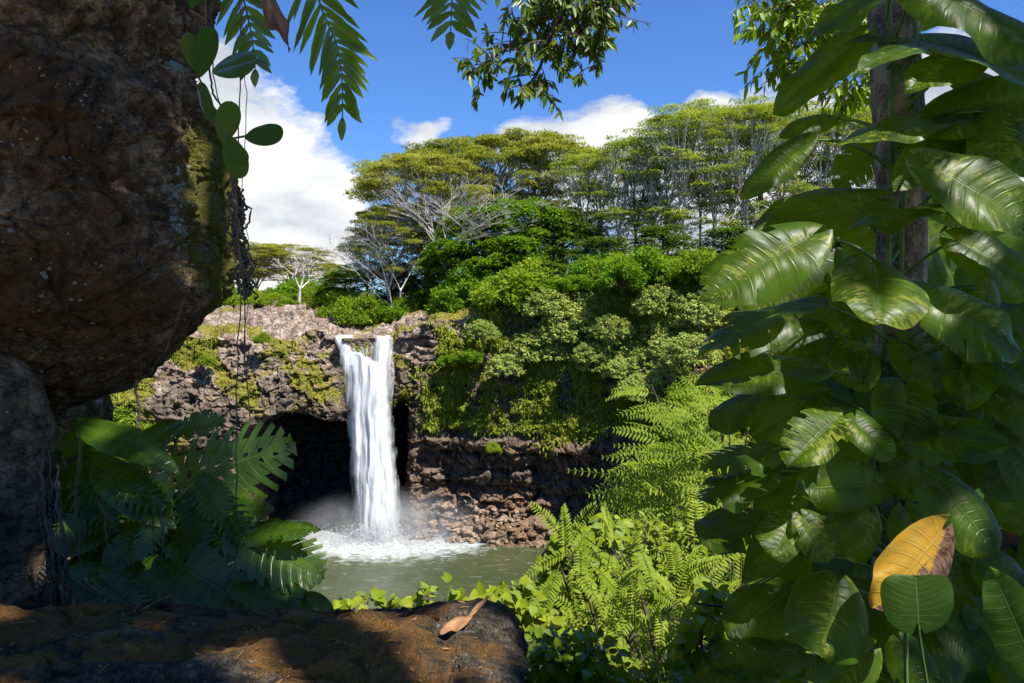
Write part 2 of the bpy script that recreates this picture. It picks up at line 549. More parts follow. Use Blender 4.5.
def build_plateau():
    # one sheet from the lip to the horizon
    P0, PX0, Z0, _, _, nu, nv = CL
    px = PX0.reshape(nu, nv)[:, 0]
    lip = P0.reshape(nu, nv, 3)[:, -1, :]
    d = np.concatenate([np.linspace(0, 50, 150), 50 * 1.13 ** np.arange(1, 34)])
    V = []
    PXg, D = np.meshgrid(px, d, indexing='ij')
    X0 = np.repeat(lip[:, 0], len(d)); Y0 = np.repeat(lip[:, 1], len(d)); Zl = np.repeat(lip[:, 2], len(d))
    D = D.ravel(); PXg = PXg.ravel()
    Y = Y0 + D
    X = X0 * (Y / Y0)
    Zg = ground_z(X, Y)
    blend = sstep(0, 5, D)
    Z = Zl * (1 - blend) + Zg * blend
    P = np.stack([X, Y, Z], 1)
    _, e, cid = worley(P * np.array([0.35, 0.3, 0.5]) + fbm(P * 0.3, 3, 4)[:, None] * 0.6, 31)
    _, e2, cid2 = worley(P * np.array([1.0, 0.8, 1.0]), 32)
    near = (1 - sstep(50, 120, D))
    chan = np.exp(-((PXg - 362) / 22.0) ** 2) * sstep(30, 10, D)      # stream bed
    dz = (cid - 0.45) * 1.6 - 0.5 * np.exp(-(e / 0.1) ** 2) + (cid2 - 0.5) * 0.5 + ridged(P * 0.5, 4, 33) * 0.45
    dz *= near * (1 - 0.8 * chan) * sstep(0, 0.7, D)
    P[:, 2] += dz - chan * 1.0 * sstep(0, 3, D)
    P[:, 2] += fbm(P * 0.02, 3, 35) * 3 * sstep(60, 200, D)
    nz = fbm(P * 0.15, 4, 41)
    moss = np.clip(0.15 + nz * 1.2 + sstep(420, 480, PXg) * 0.9 + sstep(35, 60, D), 0, 1)
    pale = np.clip(1 - sstep(25, 50, D), 0, 1)
    me = make_mesh('plateau', P, grid_faces(nu, len(d)), M['cliff'], {'masks': np.stack([moss, np.clip(nz, 0, 1) * 0.3, pale], 1)})
    tag(link('riverbed_terrain', me), kind='structure')


build_plateau()


def build_far_ground():
    n = 120
    a = np.linspace(-np.pi, np.pi, n); r = np.concatenate([[160], 220 * 1.3 ** np.arange(12)])
    A, R = np.meshgrid(a, r, indexing='ij')
    V = np.stack([np.sin(A).ravel() * R.ravel(), np.cos(A).ravel() * R.ravel() + 20, np.full(A.size, -6.0) + R.ravel() * 0.002], 1)
    m, nt = new_mat('far_ground')
    pos = nt.n('ShaderNodeNewGeometry').outputs['Position']
    c = nt.ramp(nt.noise(0.05, 6, 0.6, pos), [(0.35, (0.03, 0.06, 0.012)), (0.65, (0.07, 0.11, 0.02))])
    p = nt.n('ShaderNodeBsdfPrincipled', {'Base Color': c, 'Roughness': 0.9})
    nt.n('ShaderNodeOutputMaterial', {0: p.outputs[0]})
    tag(link('far_ground', make_mesh('far_ground', V, grid_faces(n, len(r)), m)), kind='structure')


build_far_ground()

FALL = at(381, 533, 98.0)      # where the fall meets the pool


def build_pool():
    m, nt = new_mat('pool_water')
    pos = nt.n('ShaderNodeNewGeometry').outputs['Position']
    foam = nt.n('ShaderNodeAttribute', attribute_name='foam').outputs['Fac']
    w1 = nt.noise(0.7, 6, 0.62, nt.mapping(pos, (0.55, 1.0, 1)), 0.6)
    w2 = nt.noise(3.2, 4, 0.6, nt.mapping(pos, (0.5, 1.0, 1)), 0.3)
    h = nt.math('ADD', nt.math('MULTIPLY', w1, 1.0), nt.math('MULTIPLY', w2, 0.35))
    fn = nt.noise(0.9, 7, 0.7, nt.mapping(pos, (0.7, 1, 1)), 0.5)
    fm = nt.ramp(nt.math('ADD', foam, nt.math('MULTIPLY', nt.math('SUBTRACT', fn, 0.5), 1.3)), [(0.42, 0), (0.78, 1)])
    fleck = nt.ramp(nt.noise(1.7, 5, 0.7, nt.mapping(pos, (0.30, 1.3, 1)), 1.0), [(0.58, 0), (0.70, 0.5)])
    fm = nt.math('MAXIMUM', fm, fleck)
    dep = nt.ramp(nt.noise(0.08, 3, 0.5, pos), [(0.35, (0.042, 0.054, 0.020)), (0.65, (0.066, 0.076, 0.034))])
    col = nt.mix(fm, dep, nt.ramp(nt.noise(2.2, 6, 0.7, pos, 0.6), [(0.35, (0.22, 0.24, 0.22)), (0.6, (0.46, 0.48, 0.48))]))
    rg = nt.math('ADD', 0.14, nt.math('MULTIPLY', fm, 0.6))
    p = nt.n('ShaderNodeBsdfPrincipled', {'Base Color': col, 'Roughness': rg, 'IOR': 1.33, 'Specular IOR Level': 0.5, 'Normal': nt.bump(h, 1.0, 0.22)})
    nt.n('ShaderNodeOutputMaterial', {0: p.outputs[0]})
    xs = np.linspace(-110, 110, 221); ys = np.linspace(25, 122, 130)
    X, Y = np.meshgrid(xs, ys, indexing='ij')
    P = np.stack([X.ravel(), Y.ravel(), np.full(X.size, POOL_Z)], 1)
    ddx = (P[:, 0] - FALL[0] - 1.0) / 18.5; ddy = (P[:, 1] - FALL[1] + 3.0) / 11.5
    r = np.sqrt(ddx ** 2 + ddy ** 2)
    foam = 1.25 * np.exp(-(r / 0.72) ** 2)
    P[:, 2] += fbm(P * 0.35, 3, 51) * 0.12 + 0.3 * np.exp(-(r * 2.5) ** 2)
    tag(link('pool_water', make_mesh('pool_water', P, grid_faces(len(xs), len(ys)), m, {'foam': foam})), kind='structure')


build_pool()


# ------------------------------------------------------------------ the waterfall
def build_waterfall():
    m, nt = new_mat('falling_water')
    u = nt.n('ShaderNodeAttribute', attribute_name='flow').outputs['Vector']     # x across (m), y down (m), z edge
    sp = nt.n('ShaderNodeSeparateXYZ', {0: u})
    st = nt.n('ShaderNodeCombineXYZ', {0: nt.math('MULTIPLY', sp.outputs[0], 1.6), 1: nt.math('MULTIPLY', sp.outputs[1], 0.10), 2: 0.0}).outputs[0]
    st2 = nt.n('ShaderNodeCombineXYZ', {0: nt.math('MULTIPLY', sp.outputs[0], 4.5), 1: nt.math('MULTIPLY', sp.outputs[1], 0.28), 2: 3.0}).outputs[0]
    st3 = nt.n('ShaderNodeCombineXYZ', {0: nt.math('MULTIPLY', sp.outputs[0], 0.9), 1: nt.math('MULTIPLY', sp.outputs[1], 0.45), 2: 7.0}).outputs[0]
    n1 = nt.noise(1.0, 5, 0.65, st); n2 = nt.noise(1.0, 6, 0.7, st2); n3 = nt.noise(1.0, 4, 0.6, st3)
    nn = nt.math('ADD', nt.math('MULTIPLY', n1, 0.38), nt.math('ADD', nt.math('MULTIPLY', n2, 0.32), nt.math('MULTIPLY', n3, 0.35)))
    a = nt.math('ADD', sp.outputs[2], nt.math('MULTIPLY', nt.math('SUBTRACT', nn, 0.51), 2.6))
    alpha = nt.ramp(a, [(0.05, 0), (0.80, 0.95)])
    col = nt.ramp(nn, [(0.36, (0.58, 0.60, 0.62)), (0.58, (0.82, 0.82, 0.82))])
    dif = nt.n('ShaderNodeBsdfDiffuse', {'Color': col, 'Normal': nt.bump(nn, 0.5, 0.3)})
    trl = nt.n('ShaderNodeBsdfTranslucent', {'Color': (0.9, 0.92, 0.94)})
    mx = nt.n('ShaderNodeMixShader', {0: 0.3, 1: dif.outputs[0], 2: trl.outputs[0]})
    tr = nt.n('ShaderNodeBsdfTransparent')
    sh = nt.n('ShaderNodeMixShader', {0: alpha, 1: tr.outputs[0], 2: mx.outputs[0]})
    nt.n('ShaderNodeOutputMaterial', {0: sh.outputs[0]})

    root = empty('waterfall', tuple(FALL), 'tall white waterfall plunging off the rock lip past the dark cave into the pool', 'waterfall')

    def sheet(name, left, right, dY, seed, dens, y0=338, bulge=0.9):
        """left/right: lists of (py, px) of the edges"""
        nt_, nu = 104, 40
        up = 14
        tt = np.concatenate([np.zeros(up), np.linspace(0, 1, nt_ - up)])
        py = y0 + (540 - y0) * tt
        l = np.interp(py, [a for a, b in left], [b for a, b in left])
        r = np.interp(py, [a for a, b in right], [b for a, b in right])
        U = np.linspace(0, 1, nu)
        PY, UU = np.meshgrid(py, U, indexing='ij')
        LL, RR = l[:, None], r[:, None]
        fall = np.clip((PY - 338) / 195, 0, 1.05)
        Yb = 98.3 + dY - 2.6 * np.sqrt(fall) - bulge * np.sin(np.pi * UU) * (0.3 + fall)
        Z = (HOR - PY) / F * 98.0
        X = ((LL + (RR - LL) * UU) - 512) / F * 97.0
        if y0 == 338:      # the stream slides over the lip from upstream
            k = np.clip(1 - np.arange(nt_) / float(up), 0, 1)[:, None] * np.ones_like(UU)
            Yb = Yb + 4.5 * k; Z = np.where(k > 0, Z + 0.18 * np.sqrt(np.minimum(k * 4, 1)) + 0.12 * k, Z); X = X * (1 + 0.045 * k)
        P = np.stack([X.ravel(), Yb.ravel(), Z.ravel()], 1)
        P[:, 0] += fbm(np.stack([X.ravel() * 0.8, Z.ravel() * 0.25, np.full(X.size, seed)], 1), 4, seed) * 0.35
        P[:, 1] += fbm(np.stack([X.ravel() * 1.6, Z.ravel() * 0.18, np.full(X.size, seed)], 1), 4, seed + 1) * 0.5
        edge = np.minimum(UU, 1 - UU) * (RR - LL) / 7.0
        edge = np.minimum(edge, 1.0) * dens * (1 - 0.35 * sstep(0.5, 1.0, fall) * (1 - np.minimum(edge, 1)))
        edge = edge * (1 - np.clip(1 - np.arange(nt_) / float(up), 0, 1) * 1.1).clip(0, 1)[:, None]
        flow = np.stack([X.ravel() + seed * 10, Z.ravel() + seed * 5, edge.ravel()], 1)
        link(name, make_mesh(name, P, grid_faces(nt_, nu), m, {'flow': flow}), root)
        return P

    sheet('left_stream', [(338, 331), (350, 337), (370, 342), (400, 346), (450, 351), (500, 356), (540, 359)],
          [(338, 352), (350, 360), (362, 371), (380, 380), (450, 388), (540, 398)], 0.0, 1, 1.0)
    sheet('right_stream', [(338, 373), (355, 372), (380, 370), (450, 368), (540, 370)],
          [(338, 391), (360, 391), (400, 391), (450, 395), (500, 400), (540, 404)], -0.3, 2, 1.0)
    sheet('middle_stream', [(352, 352), (370, 350), (450, 356), (540, 361)],
          [(352, 362), (366, 388), (400, 389), (450, 392), (540, 400)], -0.8, 3, 0.95, y0=352)
    sheet('outer_spray', [(350, 337), (400, 343), (470, 351), (540, 355)],
          [(350, 393), (400, 393), (470, 399), (540, 406)], 0.6, 4, 0.42, y0=342)
    for o in root.children:
        o.matrix_parent_inverse = Matrix.Translation(-FALL)
    # splash at the foot: tiny drops of foam
    rng = np.random.default_rng(5)
    acc = Acc()
    n = 9000
    th = rng.uniform(0, 2 * np.pi, n); rr = np.abs(rng.normal(0, 1, n))
    P = np.stack([FALL[0] + 0.3 + np.cos(th) * rr * 4.2, 95.3 + np.sin(th) * rr * 2.4, POOL_Z + np.abs(rng.normal(0, 1, n)) * 1.5 * np.exp(-rr * 0.5)], 1)
    acc.leaves(P, rand_unit(rng, n), rand_unit(rng, n), rng.uniform(0.08, 0.3, n), rng.uniform(0.06, 0.2, n))
    ms, nt = new_mat('splash_drops')
    d = nt.n('ShaderNodeBsdfDiffuse', {'Color': (0.9, 0.92, 0.93)}); t2 = nt.n('ShaderNodeBsdfTranslucent', {'Color': (0.9, 0.92, 0.93)})
    t3 = nt.n('ShaderNodeBsdfTransparent')
    mm = nt.n('ShaderNodeMixShader', {0: 0.5, 1: d.outputs[0], 2: t2.outputs[0]})
    mm = nt.n('ShaderNodeMixShader', {0: 0.5, 1: mm.outputs[0], 2: t3.outputs[0]})
    nt.n('ShaderNodeOutputMaterial', {0: mm.outputs[0]})
    so = link('splash', acc.mesh('splash', ms), root)
    so.matrix_parent_inverse = Matrix.Translation(-FALL)
    # mist: an even veil of spray
    bm_v = []
    nu, nv = 32, 16
    uu, vv = np.meshgrid(np.linspace(0, 2 * np.pi, nu, endpoint=False), np.linspace(0.001, np.pi - 0.001, nv), indexing='ij')
    V = np.stack([FALL[0] + 1.5 + 14.0 * np.cos(uu) * np.sin(vv), 96 + 7 * np.sin(uu) * np.sin(vv), POOL_Z + 0.6 + 6.0 * np.cos(vv)], -1).reshape(-1, 3)
    mv, nt = new_mat('mist')
    pos = nt.n('ShaderNodeNewGeometry').outputs['Position']
    tc = nt.n('ShaderNodeTexCoord').outputs['Object']
    c = (FALL[0] + 1.5, 96, POOL_Z + 0.6)
    q = nt.mapping(nt.n('ShaderNodeVectorMath', {0: tc, 1: c}, operation='SUBTRACT').outputs[0], (1 / 14, 1 / 7, 1 / 6.0))
    ln = nt.n('ShaderNodeVectorMath', {0: q}, operation='LENGTH').outputs['Value']
    fall = nt.n('ShaderNodeMapRange', {0: ln, 1: 1.0, 2: 0.1, 3: 0.0, 4: 1.0}).outputs[0]
    ns = nt.ramp(nt.noise(0.35, 4, 0.6, tc), [(0.38, 0.0), (0.7, 1.0)])
    dn = nt.math('MULTIPLY', nt.math('MULTIPLY', fall, fall), nt.math('MULTIPLY', nt.math('ADD', ns, 0.15), 0.70))
    vol = nt.n('ShaderNodeVolumePrincipled', {'Color': (0.97, 0.98, 1.0), 'Density': dn})
    nt.n('ShaderNodeOutputMaterial', {'Volume': vol.outputs[0]})
    tag(link('mist', make_mesh('mist', V, grid_faces(nu, nv, True)[:, ::-1].copy(), mv)), kind='stuff')


build_waterfall()


# ------------------------------------------------------------------ ground cover on the cliff
def build_cliff_grass():
    P, PX, Z, masks, grassy, nu, nv = CL
    rng = np.random.default_rng(11)
    dens = grassy * (0.35 + 0.65 * (masks[:, 0] > 0.45))
    left = (1 - sstep(400, 420, PX)) * np.clip(masks[:, 0] - 0.55, 0, 1) * 0.5
    bare = fbm(P * np.array([0.33, 0.33, 0.10]), 4, 58)
    dens = dens * (0.12 + 0.88 * sstep(-0.28, 0.08, bare))
    prob = np.clip(dens + left, 0, 1)
    prob *= (PX > 30) & (PX < 800)
    idx = rng.choice(len(P), size=90000, p=prob / prob.sum())
    Q = P[idx] + rng.normal(0, 0.12, (len(idx), 3))
    Q[:, 1] -= 0.05
    n = len(Q)
    A = np.stack([rng.normal(0, 0.5, n), -0.55 + rng.normal(0, 0.2, n), rng.normal(-0.1, 0.7, n)], 1)
    N = np.stack([rng.normal(0, 0.4, n), rng.normal(-0.7, 0.3, n), rng.uniform(0.2, 1, n)], 1)
    acc = Acc()
    L = rng.uniform(0.25, 0.9, n) * np.where(PX[idx] < 410, 0.6, 1.0)
    A[:, 2] -= 0.5
    acc.leaves(Q, A, N, L, L * 0.24, np.clip(rng.normal(0.5, 0.25, n), 0, 1))
    tag(link('cliff_grass', acc.mesh('cliff_grass', M['cliff_grass'], False)), kind='stuff')


build_cliff_grass()


def build_talus():
    """broken boulders at the foot of the cliff, right of the fall"""
    rng = np.random.default_rng(21)
    acc = Acc()
    bx = make_ball(14, 9)
    m, nt = new_mat('talus_rock')
    pos = nt.n('ShaderNodeNewGeometry').outputs['Position']
    a = nt.n('ShaderNodeAttribute', attribute_name='rnd').outputs['Fac']
    n1 = nt.noise(2.0, 6, 0.65, pos)
    col = nt.mix(a, nt.ramp(n1, [(0.35, (0.06, 0.04, 0.03)), (0.65, (0.24, 0.17, 0.12))]), nt.ramp(n1, [(0.35, (0.13, 0.08, 0.045)), (0.65, (0.42, 0.31, 0.20))]))
    p = nt.n('ShaderNodeBsdfPrincipled', {'Base Color': col, 'Roughness': 0.8, 'Normal': nt.bump(n1, 0.7, 0.2)})
    nt.n('ShaderNodeOutputMaterial', {0: p.outputs[0]})
    for i in range(190):
        px = rng.uniform(405, 560)
        w = np.interp(px, [405, 440, 500, 560], [0.6, 1, 1.0, 0.5])
        d = rng.uniform(0, 1)
        Y = Yc(px) - 2.0 - 5.0 * d * w + 1.0
        z = POOL_Z + (1 - d) ** 1.3 * 3.6 * w + rng.uniform(-0.3, 0.1)
        r = rng.uniform(0.08, 0.34) * (2.6 if rng.random() < 0.14 else 1)
        S = np.array([r * rng.uniform(0.8, 1.7), r * rng.uniform(0.8, 1.4), r * rng.uniform(0.5, 1)])
        V = bx[0] * (1 + 0.75 * fbm(bx[0] * 1.5 + i * 7, 3, i)[:, None]) * S
        th = rng.uniform(0, 6.28); c, s_ = math.cos(th), math.sin(th)
        V = V @ np.array([[c, -s_, 0], [s_, c, 0], [0, 0, 1]])
        acc.add(V + np.array([(px - 512) / F * Y, Y, z]), bx[1], rng.uniform(0, 1))
    tag(link('talus_rocks', acc.mesh('talus_rocks', m, False)), kind='stuff')


def make_ball(nu, nv):
    uu, vv = np.meshgrid(np.linspace(0, 2 * np.pi, nu, endpoint=False), np.linspace(0.02, np.pi - 0.02, nv), indexing='ij')
    V = np.stack([np.cos(uu) * np.sin(vv), np.sin(uu) * np.sin(vv), -np.cos(vv)], -1).reshape(-1, 3)
    return V, grid_faces(nu, nv, True)


build_talus()

# ------------------------------------------------------------------ far and middle trees
def pad(acc, rng, c, R, th, n, L, updir=0.75, drop=0.0):
    """a flat layered pad of foliage"""
    a = rng.uniform(0, 2 * np.pi, n); r = R * np.sqrt(rng.random(n))
    r *= 1 + 0.25 * np.sin(a * 3 + rng.uniform(0, 6)) + 0.15 * np.sin(a * 7 + rng.uniform(0, 6))
    x = np.cos(a) * r; y = np.sin(a) * r
    dome = th * (1 - (r / R) ** 2)
    z = dome * 0.8 + rng.normal(0, th * 0.28, n) - drop * (r / R) ** 2
    P = c + np.stack([x, y, z], 1)
    A = np.stack([np.cos(a), np.sin(a), rng.normal(-0.15, 0.35, n)], 1) + rng.normal(0, 0.5, (n, 3))
    N = np.stack([rng.normal(0, 1 - updir, n), rng.normal(0, 1 - updir, n), np.ones(n)], 1)
    k = rng.uniform(0.65, 1.25, n)
    shade = np.clip(rng.normal(0.5, 0.2, n) + rng.normal(0, 0.15), 0, 1)
    acc.leaves(P, A, N, L * k, L * 0.55 * k, shade)


def clump(acc, rng, c, R, n, L, flat=0.8, shade=None):
    """a rounded clump of leaves, denser near its surface"""
    d = rand_unit(rng, n)
    r = R * rng.random(n) ** 0.4
    P = c + d * r[:, None] * np.array([1, 1, flat])
    A = d + rng.normal(0, 0.6, (n, 3)) + np.array([0, 0, -0.25])
    N = d * 0.7 + np.array([0, 0, 0.8]) + rng.normal(0, 0.4, (n, 3))
    k = rng.uniform(0.6, 1.3, n)
    sh = np.clip(rng.normal(0.5 if shade is None else shade, 0.2, n), 0, 1)
    acc.leaves(P, A, N, L * k, L * 0.6 * k, sh)


def umbrella_tree(seed, Ht, R, leaders, pads, fork, top_frac=0.7, padR=(1.4, 2.6), nleaf=190, L=0.42, low=0.45, lean=0.0, trunk_r=0.4):
    """albizia: pale forking limbs fanned out under flat tiers of foliage"""
    rng = np.random.default_rng(seed)
    wood, leaf = Acc(), Acc()
    tops = []
    for i in range(pads):
        a = rng.uniform(0, 2 * np.pi); r = R * math.sqrt(rng.random())
        if rng.random() < top_frac:
            z = Ht * (0.72 + 0.26 * math.sqrt(max(0, 1 - (r / R) ** 2))) - rng.uniform(0, Ht * 0.05)
        else:
            z = Ht * rng.uniform(low, 0.82) * (1 - 0.1 * r / R)
            r = R * math.sqrt(rng.uniform(0.15, 1)) * 0.95
        tops.append((a, r, z))
    fz = Ht * fork
    lx = rng.normal(0, 0.25)
    forkp = np.array([lx + lean * fz, rng.normal(0, 0.25), fz])
    wood.tube(bez([0, 0, -1.5], [lx * 0.3, 0, fz * 0.5], forkp, 8), np.linspace(trunk_r, trunk_r * 0.72, 8), 8)
    lead = []
    for k in range(leaders):
        a = 2 * np.pi * (k + rng.uniform(-0.3, 0.3)) / leaders
        r = R * rng.uniform(0.3, 0.6); z = Ht * rng.uniform(0.72, 0.86)
        end = np.array([math.cos(a) * r + lean * z, math.sin(a) * r, z])
        st = forkp + np.array([0, 0, -rng.uniform(0, fz * 0.3)]) * (k > 0)
        st[0] = forkp[0] * st[2] / fz
        mid = st + (end - st) * np.array([0.35, 0.35, 0.62])
        c = bez(st, mid, end, 12) + rng.normal(0, 0.12, (12, 3)) * np.linspace(0, 1, 12)[:, None]
        wood.tube(c, np.linspace(trunk_r * 0.55, 0.09, 12), 6)
        lead.append((a, c))
    for (a, r, z) in tops:
        tgt = np.array([math.cos(a) * r + lean * z, math.sin(a) * r, z])
        # nearest leader
        k = min(range(len(lead)), key=lambda j: abs(((lead[j][0] - a + np.pi) % (2 * np.pi)) - np.pi) + rng.uniform(0, 0.5))
        c = lead[k][1]
        cand = c[3:]
        cost = np.linalg.norm(cand[:, :2] - tgt[:2], axis=1) + np.abs(tgt[2] - cand[:, 2] - 0.25 * Ht) * 0.6
        j = 3 + int(np.argmin(cost))
        st = c[j]
        mid = st + (tgt - st) * np.array([0.55, 0.55, 0.35]) + np.array([0, 0, 0.4])
        b = bez(st, mid, tgt, 7) + rng.normal(0, 0.10, (7, 3))
        wood.tube(b, np.linspace(0.10, 0.035, 7), 4)
        pr = rng.uniform(*padR)
        for q in range(3):
            e = tgt + np.array([rng.normal(0, pr * 0.5), rng.normal(0, pr * 0.5), 0.1])
            wood.tube(bez(b[4], (b[4] + e) / 2 + [0, 0, 0.15], e, 4), [0.05, 0.04, 0.03, 0.02], 3)
        pad(leaf, rng, tgt, pr, pr * 0.24, int(nleaf * (pr / 2) ** 2), L)
        if rng.random() < 0.7:
            off = np.array([rng.normal(0, pr * 0.8), rng.normal(0, pr * 0.8), rng.uniform(-0.9, 0.5)])
            pad(leaf, rng, tgt + off, pr * 0.7, pr * 0.18, int(nleaf * (pr * 0.7 / 2) ** 2), L)
    return wood, leaf


def layered_tree(seed, Ht, R, n, L=0.5, nleaf=170):
    """bright bushy tree with drooping layers"""
    rng = np.random.default_rng(seed)
    wood, leaf = Acc(), Acc()
    wood.tube(bez([0, 0, -1.5], [0.3, 0, Ht * 0.4], [rng.normal(0, 0.4), rng.normal(0, 0.4), Ht * 0.85], 9), np.linspace(0.32, 0.06, 9), 7)
    for i in range(n):
        z = Ht * rng.uniform(0.22, 1.0)
        rr = R * (1 - ((z / Ht - 0.45) / 0.62) ** 2) ** 0.5 * rng.uniform(0.35, 1.0) if z > Ht * 0.45 else R * rng.uniform(0.4, 1)
        a = rng.uniform(0, 2 * np.pi)
        t = np.array([math.cos(a) * rr, math.sin(a) * rr, z])
        wood.tube(bez([0, 0, max(z - rr * 0.6, Ht * 0.15)], t * np.array([0.5, 0.5, 1.0]), t, 5), np.linspace(0.09, 0.03, 5), 4)
        pr = rng.uniform(0.9, 1.9)
        pad(leaf, rng, t, pr, pr * 0.35, int(nleaf * (pr / 1.5) ** 2), L, 0.65, drop=pr * 0.35)
    return wood, leaf


def bush(seed, R, Ht, n, L, nleaf=130):
    rng = np.random.default_rng(seed)
    wood, leaf = Acc(), Acc()
    for i in range(n):
        d = rand_unit(rng, 1)[0]; d[2] = abs(d[2])
        c = d * np.array([R, R, Ht]) * rng.uniform(0.45, 1.0) ** 0.7
        wood.tube(bez([0, 0, -0.5], c * np.array([0.4, 0.4, 0.7]), c, 5), np.linspace(0.09, 0.03, 5), 4)
        rr = rng.uniform(0.16, 0.34) * R
        clump(leaf, rng, c, rr, int(nleaf * (rr / (0.25 * R)) ** 2), L, 0.75, rng.uniform(0.3, 0.7))
    return wood, leaf


def rosette_tree(seed, R, Ht, n, L=0.42):
    """broad pale leaves hanging in whorls at the twig ends"""
    rng = np.random.default_rng(seed)
    wood, leaf = Acc(), Acc()
    for k in range(4):
        a = rng.uniform(0, 6.28)
        wood.tube(bez([0, 0, -0.8], [math.cos(a) * R * 0.2, math.sin(a) * R * 0.2, Ht * 0.4], [math.cos(a) * R * 0.5, math.sin(a) * R * 0.5, Ht * 0.75], 7), np.linspace(0.16, 0.05, 7), 5)
    for i in range(n):
        d = rand_unit(rng, 1)[0]; d[2] = abs(d[2]) * 0.9 + 0.05
        c = d * np.array([R, R, Ht]) * rng.uniform(0.5, 1.0) ** 0.5
        wood.tube(bez(c * np.array([0.35, 0.35, 0.45]), c * np.array([0.7, 0.7, 0.6]), c, 4), np.linspace(0.05, 0.02, 4), 3)
        m = rng.integers(16, 30)
        a = rng.uniform(0, 2 * np.pi, m)
        el = rng.uniform(-0.9, 0.5, m)
        A = np.stack([np.cos(a) * np.cos(el), np.sin(a) * np.cos(el), np.sin(el) - 0.15], 1)
        N = np.stack([-np.cos(a) * np.sin(el), -np.sin(a) * np.sin(el), np.cos(el)], 1) + rng.normal(0, 0.2, (m, 3))
        s = rng.uniform(0.55, 1.25)
        leaf.leaves(c + A * 0.15 + rng.normal(0, 0.12, (m, 3)), A, N, L * s * rng.uniform(0.7, 1.2, m), L * 0.7 * s, np.clip(rng.normal(rng.uniform(0.25, 0.75), 0.18, m), 0, 1), fold=0.12, droop=0.25)
    return wood, leaf


def proto(name, pair, wmat, lmat, label, cat):
    """hidden prototype data: returns (wood mesh, leaf mesh)"""
    wood, leaf = pair
    return (wood.mesh(name + '_trunk', M[wmat]), leaf.mesh(name + '_crown', M[lmat], False), name, cat)


def plant(pr, loc, scale, rz, label, group, sz=None):
    wm, lm, name, cat = pr
    r = empty(name, loc, label, cat, group)
    r.scale = (scale, scale, sz or scale); r.rotation_euler = (0, 0, rz)
    link('trunk', wm, r); link('crown', lm, r)
    return r


PR = {}
for i in range(4):
    PR['spread%d' % i] = proto('albizia_tree', umbrella_tree(100 + i, 30, 13.5, 8, 125, 0.20, 0.58, (1.3, 2.7), 300, 0.42, 0.42, lean=(-0.08, 0.05, 0, 0.08)[i], trunk_r=0.42), 'pale_bark', 'albizia_leaf', '', 'tree')
for i in range(5):
    PR['grove%d' % i] = proto('albizia_tree', umbrella_tree(140 + i, 32, 6.8, 5, 62, 0.34, 0.50, (1.0, 2.3), 230, 0.38, 0.30, lean=rng_l if (rng_l := (-0.04, 0.03, 0.0, 0.05, -0.02)[i]) else 0.0, trunk_r=0.26), 'pale_bark', 'grove_leaf', '', 'tree')
for i in range(3):
    PR['layer%d' % i] = proto('broadleaf_tree', layered_tree(170 + i, 16, 6.0, 95), 'dark_bark', 'bright_leaf', '', 'tree')
    PR['dark%d' % i] = proto('broadleaf_tree', layered_tree(180 + i, 16, 6.0, 95), 'dark_bark', 'dark_leaf', '', 'tree')
    PR['bush%d' % i] = proto('shrub', bush(190 + i, 3.2, 3.2, 42, 0.34), 'dark_bark', 'shrub_leaf', '', 'shrub')
    PR['gbush%d' % i] = proto('shrub', bush(200 + i, 3.2, 3.2, 42, 0.36), 'dark_bark', 'bright_leaf', '', 'shrub')
    PR['kukui%d' % i] = proto('pale_leaved_tree', rosette_tree(210 + i, 4.6, 5.0, 250), 'grey_bark', 'pale_leaf', '', 'tree')


def spot(px, Y):
    x = (px - 512) / F * Y
    return x, Y, float(ground_z(np.array([x]), np.array([float(Y)]))[0])


TREES = [
    # kind, px, Y, row of the top, width factor, label
    ('spread0', 432, 128, 152, 0.80, 'spreading albizia with bare pale limbs leaning left over the riverbed', 'albizia trees above the fall'),
    ('spread1', 468, 142, 136, 1.05, 'broad flat topped albizia behind the bare pale limbs, highest left of centre', 'albizia trees above the fall'),
    ('spread2', 528, 146, 131, 1.0, 'broad albizia with pale green tiers right of the highest left crown', 'albizia trees above the fall'),
    ('spread3', 386, 124, 205, 0.52, 'low leaning albizia at the left end of the tall forest edge', 'albizia trees above the fall'),
    ('spread2', 428, 150, 150, 0.95, 'albizia crown behind the left end of the forest edge', 'albizia trees above the fall'),
    ('spread1', 366, 150, 232, 0.40, 'small albizia stepping down to the left of the tall forest', 'albizia trees above the fall'),
    ('grove0', 585, 128, 155, 1.1, 'slim albizia where the tall grove begins, under the small white cloud', 'slim albizia trees of the tall grove'),
]
GR = [(602, 136, 148), (618, 124, 140), (636, 134, 132), (652, 122, 128), (668, 130, 114), (684, 120, 104), (700, 132, 98), (714, 122, 100), (730, 128, 98), (748, 120, 104), (762, 132, 96), (780, 122, 100),
      (800, 130, 97), (822, 122, 104), (842, 128, 100), (866, 124, 108), (890, 130, 98), (925, 122, 100), (960, 130, 92), (1000, 125, 95), (1040, 128, 92)]
GL = ['behind the gap between two clouds', 'left of the rising grove crest', 'with a low rounded crown', 'with thin grey stem and stacked tiers', 'just below the grove crest', 'at the grove crest',
      'tallest of the grove, left of the hanging leaves', 'with twin stems below the crest', 'under the leafy branch at the top', 'with bare lower stem beside the climbing leaves', 'behind the bright leafy branch',
      'left of the single dark drooping leaf', 'behind the dark drooping leaf', 'seen between the big leaves left of the trunk', 'partly hidden by the upper vine leaves', 'behind the vine covered trunk, left side', 'behind the vine covered trunk',
      'right of the vine covered trunk', 'glimpsed between leaves at upper right', 'at the far right behind the leaves', 'off at the right edge']
for i, (px, Y, top) in enumerate(GR):
    TREES.append(('grove%d' % (i % 5), px, Y, top, 1.0, 'slim albizia ' + GL[i], 'slim albizia trees of the tall grove'))
